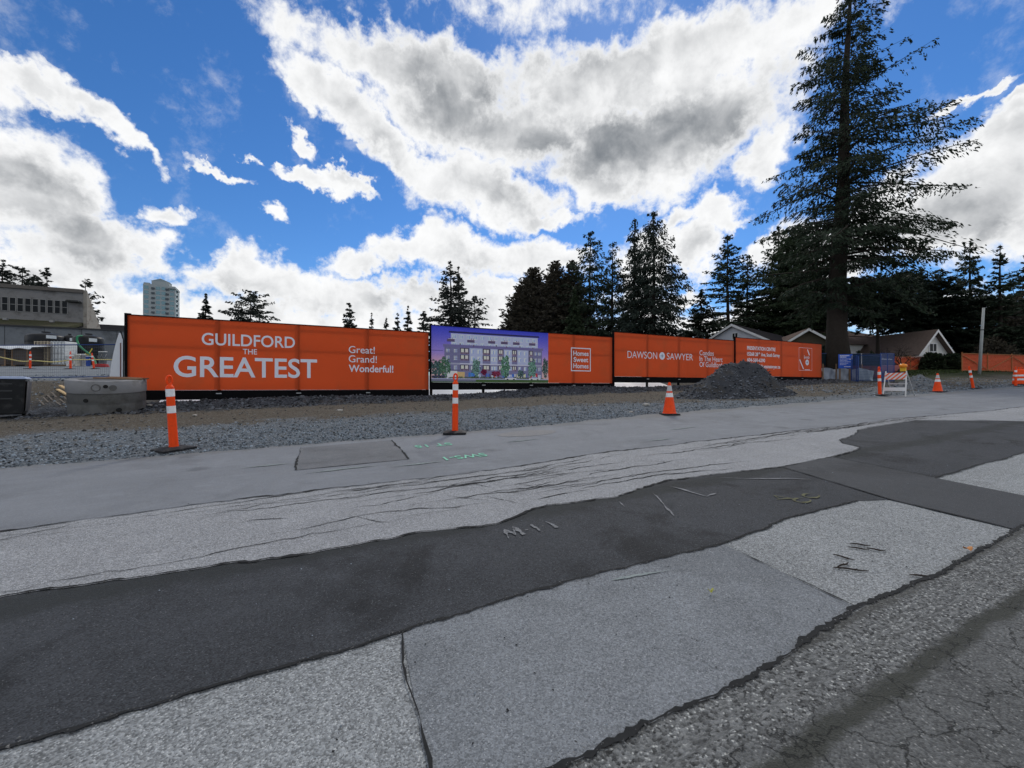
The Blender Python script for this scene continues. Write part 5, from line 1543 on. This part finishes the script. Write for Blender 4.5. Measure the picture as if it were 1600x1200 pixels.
# blue mesh panels
a, b = pxseg(1338, 1377, 29.0, 30.0); zt_ = EYE + (HOR - 556) / F * 29.5
mesh_panel(a, b, zt_ - a.z, 'blue_mesh_panel', 'see-through blue mesh fence panel right of the notice sign', 'blue mesh panels by the notice sign', M_blue_mesh, M_blue_mesh, .07, .006)
a, b = pxseg(1376, 1397, 27.4, 28.6); zt_ = EYE + (HOR - 553) / F * 28
r = mesh_panel(a, b, zt_ - a.z, 'blue_mesh_panel', 'dense blue mesh fence panel behind the delineator beside the barricade', 'blue mesh panels by the notice sign', M_blue_mesh, M_blue_mesh, .045, .013, (0, .5, 1))
a, b = pxseg(1330, 1341, 28.6, 28.0); zt_ = EYE + (HOR - 556) / F * 28.4
mesh_panel(a, b, zt_ - a.z, 'blue_mesh_panel', 'narrow blue mesh panel seen edge on beside the notice sign', 'blue mesh panels by the notice sign', M_blue_mesh, M_blue_mesh, .05, .010)
cs0 = gp(1353, 29.6); o = MB()
vs = []
for k in range(13):
    for j in range(5): vs.append((cs0.x - .55 + 1.1 * k / 12, cs0.y + .06 * math.sin(k * 1.1 + j), cs0.z - .03 + (1.0 - .02 * k) * j / 4))
o.add(vs, [(k * 5 + j, k * 5 + 5 + j, k * 5 + 6 + j, k * 5 + 1 + j) for k in range(12) for j in range(4)], mat('pale_blue_cloth', (.42, .50, .58), .7, var=.15, scale=3), True)
tag(o.build('draped_cloth'), 'pale blue cloth hung on the see-through blue mesh panel', 'cloth')
vh = gp(1372, 36); VH = empty('parked_car', (vh.x, vh.y, vh.z), 'red parked car with white roof half hidden behind the blue mesh panels', 'car', rz=R(10))
MB().box((0, 0, .62), (4.0, 1.7, .62), mat('red_car_paint', (.25, .03, .03), .3, spec=.5)).build('body', VH, bevel=.12)
MB().box((-.1, 0, 1.18), (2.3, 1.5, .52), M_glass, taper=(.72, .86)).build('cabin_glass', VH, bevel=.06)
MB().box((-.1, 0, 1.47), (1.7, 1.3, .06), M_white, taper=(.9, .9)).build('roof', VH, bevel=.02)
for sx in (-1.25, 1.25):
    for sy in (-.78, .78):
        o = MB().lathe([(.12, -.09), (.32, -.09), (.32, .09), (.12, .09)], M_rubber, 16).build('wheel', VH); o.rotation_euler = (R(90), 0, 0); o.location = (sx, sy, .32)

def snow_fence(px0, px1, Y0, Y1, ht_px, lb, nposts, seed):
    a, b = pxseg(px0, px1, Y0, Y1)
    r = empty('snow_fence', a, lb, 'fence', 'orange net fences on timber frames')
    d = b - a; L2 = math.hypot(d.x, d.y); r.rotation_euler = Vector((d.x, d.y, 0)).to_track_quat('X', 'Z').to_euler()
    f = lambda s: d.z * s / L2
    h = ht_px / F * (Y0 + Y1) / 2
    g = random.Random(seed)
    for k in range(nposts):
        s = L2 * k / (nposts - 1)
        MB().box((s, 0, f(s) + h / 2), (.07, .06, h + .25), M_wood_f).build('post', r)
        if k < nposts - 1:
            s1 = L2 * (k + 1) / (nposts - 1)
            q0, q1 = ((s, f(s) + .15), (s1, f(s1) + h * .9)) if k % 2 else ((s, f(s) + h * .9), (s1, f(s1) + .15))
            MB().tube([(q0[0], -.05, q0[1]), (q1[0], -.05, q1[1])], .035, M_wood_f, 4, smooth=False).build('brace', r)
    MB().tube([(0, -.03, h), (L2, -.03, f(L2) + h)], .04, M_wood_f, 4, smooth=False).build('top_rail', r)
    MB().tube([(0, -.03, .12), (L2, -.03, f(L2) + .12)], .035, M_wood_f, 4, smooth=False).build('bottom_rail', r)
    w = MB(); n = int(L2 / .085)
    for k in range(n):
        s = L2 * k / n; w.add([(s, .035, f(s) + .03), (s + .05, .035, f(s) + .03), (s + .05, .035, f(s) + h), (s, .035, f(s) + h)], [(0, 1, 2, 3)], M_snow)
    for k in range(14):
        z = .05 + (h - .08) * k / 13; w.add([(0, .037, z), (L2, .037, z + f(L2)), (L2, .037, z + .06 + f(L2)), (0, .037, z + .06)], [(0, 1, 2, 3)], M_snow)
    o = w.build('net', r); o['kind'] = 'stuff'
M_wood_f = mat('red_brown_lumber', (.36, .15, .06), .8, var=.2, scale=6)
snow_fence(1397, 1447, 41, 43, 22, 'short orange net fence on a timber frame behind the small gravel pile', 3, 1)
snow_fence(1503, 1680, 39, 46, 26, 'long orange net fence on a timber frame behind the leaning pole', 6, 2)

pp = gp(1530, 36.5); ptop = at(1537, 481, 36.5)
PO = empty('leaning_pole', pp, 'pale grey wooden pole leaning in front of the long orange net fence', 'pole')
d = ptop - pp
MB().tube([(0, 0, -.2), tuple(d * .5), tuple(d)], [.12, .105, .085], M_pole, 12).build('shaft', PO)
MB().tube([tuple(d * .66), tuple(d * .672)], .112, M_black, 12).build('band', PO)
kerb = hit(1480, 585)
# ================================================================== trees
def cards(P, D, L, Wd, g, droop=0.0):
    """little kite shaped sprays: P centre, D direction (n,3), L length, Wd width"""
    n = len(P)
    D = D / np.maximum(np.linalg.norm(D, axis=1, keepdims=True), 1e-6)
    r = g.normal(size=(n, 3)); S = np.cross(D, r); S /= np.maximum(np.linalg.norm(S, axis=1, keepdims=True), 1e-6)
    a = P - D * (L * .5)[:, None]; b = P + D * (L * .5)[:, None]
    mid = P - D * (L * .08)[:, None]
    c = mid + S * (Wd * .5)[:, None]; d = mid - S * (Wd * .5)[:, None]
    b[:, 2] -= droop * L
    V = np.stack([a, c, b, d], 1).reshape(-1, 3)
    Fq = np.arange(4 * n).reshape(n, 4)
    return V, Fq
def profile(kind, t):
    if kind == 'fir': return np.clip((1 - t) ** .75, 0, 1) * (0.55 + .45 * np.minimum(1, t / .12))
    if kind == 'spruce': return np.clip(1 - t, 0, 1) ** .95
    if kind == 'round': return np.sqrt(np.clip(1 - (2 * t - .85) ** 2 / 1.35, 0.02, 1)) * np.minimum(1, (1 - t) / .18) ** .6
    if kind == 'column': return np.clip(1 - t, 0, 1) ** .5 * (.75 + .25 * np.minimum(1, t / .2))
    if kind == 'big': return np.interp(t, [0, .05, .13, .245, .365, .49, .60, .70, .85, 1], [.52, .72, .98, .95, .80, .70, .62, .50, .28, .03])
    return 1 - t
def conifer(name, base, H, Rc, label, cat='tree', group=None, kind='fir', cb=.12, whorls=34, per=5, ncard=24, cl=.55, cw=.16, droop=.35, up_=.15, m=None, bark=None, seed=0, trunk=None, irr=.35, hang=.25, parent=None, lean=(0, 0), upright=0.0, gap=0.0, hint=None, clump=4, wander=.22):
    g = np.random.default_rng(seed)
    m = m or M_fir; bark = bark or M_bark
    root = parent if parent is not None else empty(name, base, label, cat, group)
    tr = trunk or H * .014 + .08
    tb = MB(); lm = MB()
    zz_ = np.linspace(-.3, H * .985, 9)
    pts = [(lean[0] * (max(z, 0) / H) ** 1.5 + .012 * H * .3 * math.sin(z * .35 + seed), lean[1] * z / H + .012 * H * .3 * math.cos(z * .31 + seed), z) for z in zz_]
    rad = [tr * (1 - .93 * max(z, 0) / H) * (1.35 if i == 0 else 1.0) for i, z in enumerate(zz_)]
    tb.tube(pts, rad, bark, 10)
    def axis(z):
        q = np.clip(z / H, 0, 1)
        return np.array([lean[0] * q ** 1.5 + .0036 * H * math.sin(z * .35 + seed), lean[1] * q + .0036 * H * math.cos(z * .31 + seed), z])
    Ps = []; Ds = []; Ls = []; Ws = []
    for w in range(whorls):
        t = (w + g.random() * .8) / whorls
        z = H * (cb + (1 - cb) * t)
        z += (g.random() - .5) * H * (1 - cb) / whorls * .8
        if gap and g.random() < gap: continue
        Rl = Rc * float(profile(kind, t))
        nb = max(3, int(round(per * (1 - .35 * t))))
        a0 = g.random() * 2 * PI
        for b in range(nb):
            az_ = a0 + 2 * PI * (b + .7 * (g.random() - .5)) / nb
            Lb = Rl * (1 - irr + 1.5 * irr * g.random())
            if hint is not None: Lb *= hint(az_, t)
            if Lb < .12: Lb = .12
            dxy = np.array([math.cos(az_), math.sin(az_)])
            ub = up_ + .55 * t ** 2 + upright
            dr = droop * (1 - .6 * t) * (.5 + 1.1 * g.random())
            ub += g.normal(0, .09)
            o = axis(min(H * .97, z + g.normal(0, .5) * H * (1 - cb) / whorls))
            f_r = lambda s: Lb * s
            f_z = lambda s: Lb * (ub * s - dr * s ** 2 + .22 * dr * s ** 4)
            wd = g.normal(0, wander) * Lb
            bp_ = [(o[0] + dxy[0] * f_r(s) - dxy[1] * wd * s * s, o[1] + dxy[1] * f_r(s) + dxy[0] * wd * s * s, o[2] + f_z(s)) for s in (0, .3, .6, .85, 1.0)]
            r0 = max(.012, tr * .20 * (1 - t) * min(1, Lb / max(Rc, .1) + .3))
            lm.tube(bp_, [r0, r0 * .75, r0 * .45, r0 * .25, r0 * .1], bark, 3, False)
            n = max(5, int(ncard * (Lb / Rc) ** 1.0 * (.7 + .6 * g.random())))
            n = int(n * (.45 + 1.1 * g.random())) if clump > 4 else n
            ntw = max(3, int(n / clump))
            sk = .15 + .85 * (np.arange(ntw) + g.random(ntw) * .7) / ntw
            k = g.integers(0, ntw, n); s = sk[k] + g.normal(0, .012, n)
            side = np.where((k % 2) == 0, 1.0, -1.0)
            lat = side * g.random(n) * (Lb * (.10 + .34 * np.clip(1 - s, 0, 1) * np.minimum(1, s / .3)))
            r_ = Lb * s + np.abs(lat) * .55
            lat = lat + wd * s * s
            p = np.stack([o[0] + dxy[0] * r_ - dxy[1] * lat, o[1] + dxy[1] * r_ + dxy[0] * lat, o[2] + Lb * (ub * s - dr * s ** 2 + .22 * dr * s ** 4) - np.abs(lat - wd * s * s) * .25 - hang * cl * g.random(n) * 1.3], -1)
            d = np.stack([dxy[0] * .6 - dxy[1] * side * .8, dxy[1] * .6 + dxy[0] * side * .8, -hang * (.4 + 1.2 * g.random(n)) + upright], -1) + g.normal(0, .25, (n, 3))
            Ps.append(p); Ds.append(d)
            Ls.append(cl * (.55 + .9 * g.random(n)) * (1 - .35 * t)); Ws.append(cw * (.6 + .9 * g.random(n)))
    P = np.concatenate(Ps); D = np.concatenate(Ds); L_ = np.concatenate(Ls); W_ = np.concatenate(Ws)
    V, Fq = cards(P, D, L_, W_, g)
    tb.build('trunk', root)
    tag(lm.build('limbs', root), kind='stuff')
    np_mesh('crown', V, Fq, m, root)
    return root
def tree_px(px, top, Y, wpx, label, name='fir_tree', base=None, **kw):
    b = gp(px, Y); H = EYE + (HOR - top) / F * Y - b.z
    stretch = 1.0 / math.cos(math.atan((px - 800) / F))
    Rc = 1.38 * wpx / 2 / F * Y / (1 + .6 * (stretch - 1))
    kw['ncard'] = int(kw.get('ncard', 24) * 3.0)
    s = Y / 403.0              # metres per rendered pixel
    kw.setdefault('cl', max(.40, s * 4.0)); kw.setdefault('cw', max(.11, s * 1.25))
    return conifer(name, b, H, Rc, label, **kw)
GT = 'conifers beyond the hoarding'
# the giant on the right
bb = gp(1308, 33.5)
Hbig = EYE + (HOR + 45) / F * 33.5 - bb.z
def bighint(a, t):
    # long limbs towards the right-hand (south-east) side low down, shorter on the left
    c = math.cos(a)
    return .88 + (.20 * c if c > 0 else .16 * c) * (1 if t < .62 else .2)
conifer('giant_fir_tree', bb, Hbig, 7.4, 'giant fir with thick bare trunk rising above the far end of the hoarding', group=GT, kind='big', cb=.195, whorls=56, per=6, ncard=460, cl=.34, cw=.095, droop=.50, up_=.18, m=M_fir, seed=3, trunk=.80, irr=.55, hang=.85, gap=.12, clump=14, wander=.3, lean=(1.2, 0), hint=bighint)
specs = [
    (321, 456, 88, 40, 'small pointed spruce right of the far condominium tower', dict(name='spruce_tree', kind='spruce', whorls=26, per=6, ncard=26, m=M_spruce)),
    (391, 452, 84, 58, 'broad round topped fir above the large headline panel', dict(kind='round', whorls=24, per=6, ncard=24, m=M_far_fir)),
    (546, 471, 84, 38, 'rounded fir above the three exclamations', dict(kind='fir', whorls=24, per=6, ncard=22, m=M_far_fir)),
    (581, 486, 105, 19, 'tiny pointed fir right of the rounded fir above the exclamations', dict(kind='spruce', whorls=16, per=5, ncard=16, m=M_far_fir)),
    (604, 494, 105, 20, 'lowest tiny fir near the right end of the headline panel', dict(kind='fir', whorls=14, per=5, ncard=16, m=M_far_fir)),
    (621, 487, 100, 24, 'small dark fir in the middle of the low row left of the twin fir', dict(kind='fir', whorls=16, per=5, ncard=20, m=M_far_fir)),
    (637, 475, 100, 26, 'small dark fir, tallest of the low row left of the twin fir', dict(kind='fir', whorls=18, per=5, ncard=20, m=M_far_fir)),
    (662, 484, 80, 34, 'short bushy fir tucked against the left side of the twin fir', dict(kind='fir', whorls=18, per=6, ncard=26, m=M_far_fir)),
    (704, 404, 62, 100, 'tall fir of the twin tops behind the apartment picture, taller left top', dict(kind='spruce', whorls=34, per=6, ncard=38, m=M_far_fir, irr=.42)),
    (717, 413, 66, 62, 'fir of the twin tops behind the apartment picture, right top', dict(kind='spruce', whorls=32, per=5, ncard=30, m=M_far_fir, irr=.42)),
    (742, 461, 70, 44, 'sparse round fir just right of the twin tops', dict(kind='round', whorls=20, per=5, ncard=18, m=M_far_fir, gap=.1)),
    (922, 358, 55, 104, 'tall fir with a clean pointed top right of the brown trees', dict(kind='fir', whorls=36, per=6, ncard=38, irr=.5, hang=.5)),
    (957, 374, 52, 96, 'ragged fir between the pointed fir and the tall drooping spruces', dict(kind='fir', whorls=34, per=5, ncard=34, irr=.6, hang=.6, gap=.1)),
    (991, 337, 50, 70, 'slim drooping spruce, left of the tallest pair above the round badge', dict(name='spruce_tree', kind='fir', whorls=40, per=5, ncard=30, irr=.4, hang=.8, droop=.6, m=M_spruce)),
    (1021, 326, 47, 112, 'broad drooping spruce, right of the tallest pair above the round badge', dict(name='spruce_tree', kind='fir', whorls=46, per=6, ncard=50, irr=.5, hang=.9, droop=.65, m=M_spruce)),
    (1095, 449, 52, 82, 'short broad dark fir left of the white house gable', dict(kind='spruce', whorls=28, per=7, ncard=40, m=M_yew)),
    (1137, 362, 68, 92, 'tall ragged fir standing right behind the white house gable', dict(kind='fir', whorls=36, per=5, ncard=36, irr=.5, gap=.12, cb=.2)),
    (1168, 396, 70, 84, 'medium fir between the ragged fir and the dense green fir', dict(kind='fir', whorls=30, per=6, ncard=34, irr=.5)),
    (1216, 348, 72, 96, 'fir with a thin tip rising behind the dense green fir', dict(kind='fir', whorls=36, per=6, ncard=36, irr=.4)),
    (1240, 368, 66, 118, 'dense broad green fir filling the gap left of the giant fir', dict(kind='column', whorls=40, per=8, ncard=70, irr=.35, m=M_cedar, cb=.24, hang=.5)),
    (1283, 415, 72, 80, 'dark fir directly behind the trunk of the giant fir', dict(kind='column', whorls=28, per=7, ncard=50, m=M_yew, cb=.5)),
    (1372, 432, 47, 96, 'dark spreading evergreen right of the giant trunk', dict(name='evergreen_tree', kind='round', whorls=24, per=8, ncard=60, m=M_yew, cb=.52)),
    (1420, 428, 52, 90, 'dark spreading evergreen above the bungalow roof', dict(name='evergreen_tree', kind='round', whorls=24, per=8, ncard=60, m=M_yew, cb=.42)),
    (1468, 437, 50, 76, 'dark drooping evergreen above the white bargeboard gable', dict(name='evergreen_tree', kind='round', whorls=24, per=7, ncard=54, m=M_yew, cb=.36)),
    (1516, 374, 50, 92, 'tall thin topped fir left of the wide armed fir at the right edge', dict(kind='fir', whorls=34, per=5, ncard=40, irr=.5, hang=.5, cb=.06)),
    (1563, 379, 47, 104, 'fir with wide level arms near the right edge', dict(kind='spruce', whorls=30, per=6, ncard=50, droop=.15, irr=.4, gap=.08, cb=.06)),
    (1606, 392, 56, 80, 'fir cut by the right edge of the picture', dict(kind='fir', whorls=32, per=6, ncard=44, irr=.4, cb=.05)),
    (1545, 470, 52, 120, 'brown green low evergreen behind the leaning pole', dict(name='evergreen_tree', kind='round', whorls=22, per=8, ncard=56, m=M_brown_tree, cb=.08, irr=.5)),
    (1494, 480, 52, 90, 'brown green low evergreen left of the leaning pole', dict(name='evergreen_tree', kind='round', whorls=20, per=8, ncard=50, m=M_brown_tree, cb=.08, irr=.5)),
    (1612, 470, 54, 110, 'low evergreen behind the long orange net fence at the right edge', dict(name='evergreen_tree', kind='round', whorls=20, per=8, ncard=50, m=M_yew, cb=.08, irr=.5)),
    (834, 417, 58, 104, 'broad olive brown tree, left of the brown clump behind the hoarding', dict(name='brown_tree', kind='fir', whorls=56, per=10, ncard=52, upright=.35, droop=.2, m=M_brown_tree, hang=.15, cb=.03, irr=.22)),
    (868, 404, 56, 84, 'olive brown tree with the highest top of the brown clump', dict(name='brown_tree', kind='fir', whorls=56, per=9, ncard=44, upright=.35, droop=.2, m=M_brown_tree, hang=.15, cb=.03, irr=.22)),
    (893, 404, 60, 76, 'olive brown tree at the right of the brown clump, behind the green cedar', dict(name='brown_tree', kind='fir', whorls=56, per=8, ncard=40, upright=.35, droop=.2, m=M_brown_tree, hang=.15, cb=.03, irr=.22)),
    (812, 446, 60, 58, 'low olive brown tree at the left foot of the brown clump', dict(name='brown_tree', kind='fir', whorls=56, per=9, ncard=40, upright=.35, droop=.2, m=M_brown_tree, hang=.15, cb=.03, irr=.22)),
    (897, 447, 44, 44, 'narrow green cedar in front of the brown clump', dict(name='cedar_tree', kind='spruce', whorls=36, per=8, ncard=40, m=M_cedar, hang=.5, cb=.03)),
    (4, 402, 75, 60, 'fir cut by the left edge behind the grey hall', dict(kind='fir', whorls=24, per=5, ncard=24, m=M_far_fir, irr=.5)),
    (34, 414, 78, 62, 'flat topped fir above the left windows of the grey hall', dict(kind='round', whorls=20, per=6, ncard=26, m=M_far_fir, irr=.5)),
    (52, 426, 84, 30, 'low fir between the two flat topped firs behind the grey hall', dict(kind='round', whorls=18, per=6, ncard=24, m=M_far_fir, irr=.5)),
    (73, 415, 78, 66, 'flat topped fir above the right windows of the grey hall', dict(kind='fir', whorls=22, per=6, ncard=26, m=M_far_fir, irr=.5)),
    (133, 433, 74, 56, 'sparse fir with level bare arms at the right end of the grey hall', dict(kind='column', whorls=17, per=5, ncard=18, m=M_far_fir, droop=.05, irr=.45, gap=.08)),
]
for i, (px, top, Y, wpx, lb, kw) in enumerate(specs):
    kw = dict(kw); nm = kw.pop('name', 'fir_tree')
    tree_px(px, top, Y, wpx, lb, nm, group=GT, seed=40 + i, **kw)

# leafless trees
def bare_tree(base, H, spread, label, seed, m=M_bark_grey, depth=5, up0=1.0, name='bare_tree', group=None, r0=None, stems=1):
    g = random.Random(seed)
    r = empty(name, base, label, 'tree', group)
    tr = MB(); cr = MB()
    def grow(p, d, L, rad, lv, mb):
        n = 3; pts = [p]; dd = d.copy()
        for k in range(n):
            dd = (dd + Vector((g.uniform(-.22, .22), g.uniform(-.22, .22), g.uniform(-.05, .16)))).normalized()
            pts.append(pts[-1] + dd * L / n)
        mb.tube(pts, [rad, rad * .85, rad * .7, rad * .55], m, 5 if lv < 3 else 3, False)
        if lv >= depth: return
        for k in range(3 if lv < depth - 1 else 4):
            a = g.uniform(0, 2 * PI); tilt = g.uniform(.35, .9)
            s = dd.orthogonal().normalized(); s2 = dd.cross(s)
            nd = (dd * math.cos(tilt) + (s * math.cos(a) + s2 * math.sin(a)) * math.sin(tilt) * spread).normalized()
            grow(pts[g.choice([2, 3, 3])], nd, L * g.uniform(.6, .82), rad * .55, lv + 1, cr)
    for s in range(stems):
        if s: tr.build('trunk', r); tr = MB()
        a = 2 * PI * s / stems
        d0 = Vector((.5 * math.cos(a), .5 * math.sin(a), up0)).normalized() if stems > 1 else Vector((0, 0, 1))
        grow(Vector((0, 0, -.1)), d0, H * .30, r0 or H * .02, 0, tr)
    tr.build('trunk', r); tag(cr.build('crown', r), kind='stuff')
    return r
b = gp(1395, 37.5); bare_tree(b, 3.6, 1.5, 'low leafless spreading ornamental tree in front of the bungalow', 5, M_bark, 5, .55, r0=.09, stems=4)
b = gp(803, 62); bare_tree(b, EYE + (HOR - 452) / F * 62 - b.z, 1.0, 'thin leafless tree at the left side of the brown clump', 9, M_bark_grey, 5)
b = gp(1590, 50); bare_tree(b, EYE + (HOR - 395) / F * 50 - b.z, 1.0, 'tall leafless tree at the right edge among the firs', 12, M_bark_grey, 5)
b = gp(846, 57); bare_tree(b, EYE + (HOR - 410) / F * 57 - b.z, .9, 'leafless tree with fine twigs over the brown clump', 15, M_bark_grey, 5)

# shrubs and hedges
def shrub(px, Y, wpx, top, label, m, seed, name='shrub', n=2600, cl=.28, group='clipped shrubs by the houses'):
    b = gp(px, Y); H = EYE + (HOR - top) / F * Y - b.z; Rr = wpx / 2 / F * Y / 1.3
    g = np.random.default_rng(seed)
    r = empty(name, b, label, 'shrub', group)
    d = g.normal(size=(n, 3)); d /= np.linalg.norm(d, axis=1, keepdims=True); d[:, 2] = np.abs(d[:, 2]) * 1.0 - .15 * g.random(n)
    rad = (.72 + .33 * g.random(n)) * (1 + .10 * np.sin(5 * d[:, 0] + seed) * np.cos(4 * d[:, 2] + 3 * d[:, 1]))
    P = np.stack([d[:, 0] * Rr * rad, d[:, 1] * Rr * .8 * rad, np.maximum(.05, d[:, 2] * H * rad)], -1)
    V, Fq = cards(P, d + g.normal(0, .6, (n, 3)), cl * (.5 + g.random(n)), cl * .5 * (.6 + g.random(n)), g)
    np_mesh('crown', V, Fq, m, r)
    st = MB()
    for k in range(5):
        a = 2 * PI * k / 5; st.tube([(0, 0, -.1), (.3 * Rr * math.cos(a), .3 * Rr * math.sin(a), H * .4), (.6 * Rr * math.cos(a), .6 * Rr * math.sin(a), H * .8)], [.05, .035, .015], M_bark, 5)
    st.build('stem', r)
shrub(1458, 42, 46, 549, 'round clipped dark shrub between the two orange net fences, left', M_hedge, 1)
shrub(1486, 43, 44, 551, 'round clipped dark shrub between the two orange net fences, right', M_hedge, 2)
shrub(1424, 44, 38, 551, 'clipped dark shrub behind the short orange net fence', M_hedge, 3)
shrub(1340, 41, 26, 551, 'clipped green shrub above the blue notice sign', M_hedge, 4)
shrub(1362, 41, 30, 552, 'clipped green shrub above the red car', M_hedge, 5)
shrub(1552, 45, 80, 528, 'large brownish rounded shrub right of the leaning pole', M_brown_tree, 6, n=3600)
shrub(1596, 50, 34, 556, 'bright edged low shrub at the right end of the long net fence', M_hedge, 7)
shrub(1392, 43, 30, 553, 'clipped dark shrub right behind the dense blue mesh panel', M_hedge, 8)
shrub(1286, 36, 40, 540, 'dark overgrown shrub at the foot of the giant fir', M_yew, 9)
# grass verge on the right
gv = []
g = np.random.default_rng(5)
n = 9000
u_ = 46 + 34 * g.random(n); v_ = 15.5 + 7 * g.random(n)
x_ = u_ * EU[0] + v_ * EV[0]; y_ = u_ * EU[1] + v_ * EV[1]
P = np.stack([x_, y_, terrain(x_, y_) + .05], -1); D = np.stack([g.normal(0, .4, n), g.normal(0, .4, n), np.ones(n)], -1)
V, Fq = cards(P, D, .12 + .14 * g.random(n), .05 + .04 * g.random(n), g)
tag(np_mesh('grass', V, Fq, foliage('verge_grass', (.045, .065, .022))), kind='stuff')
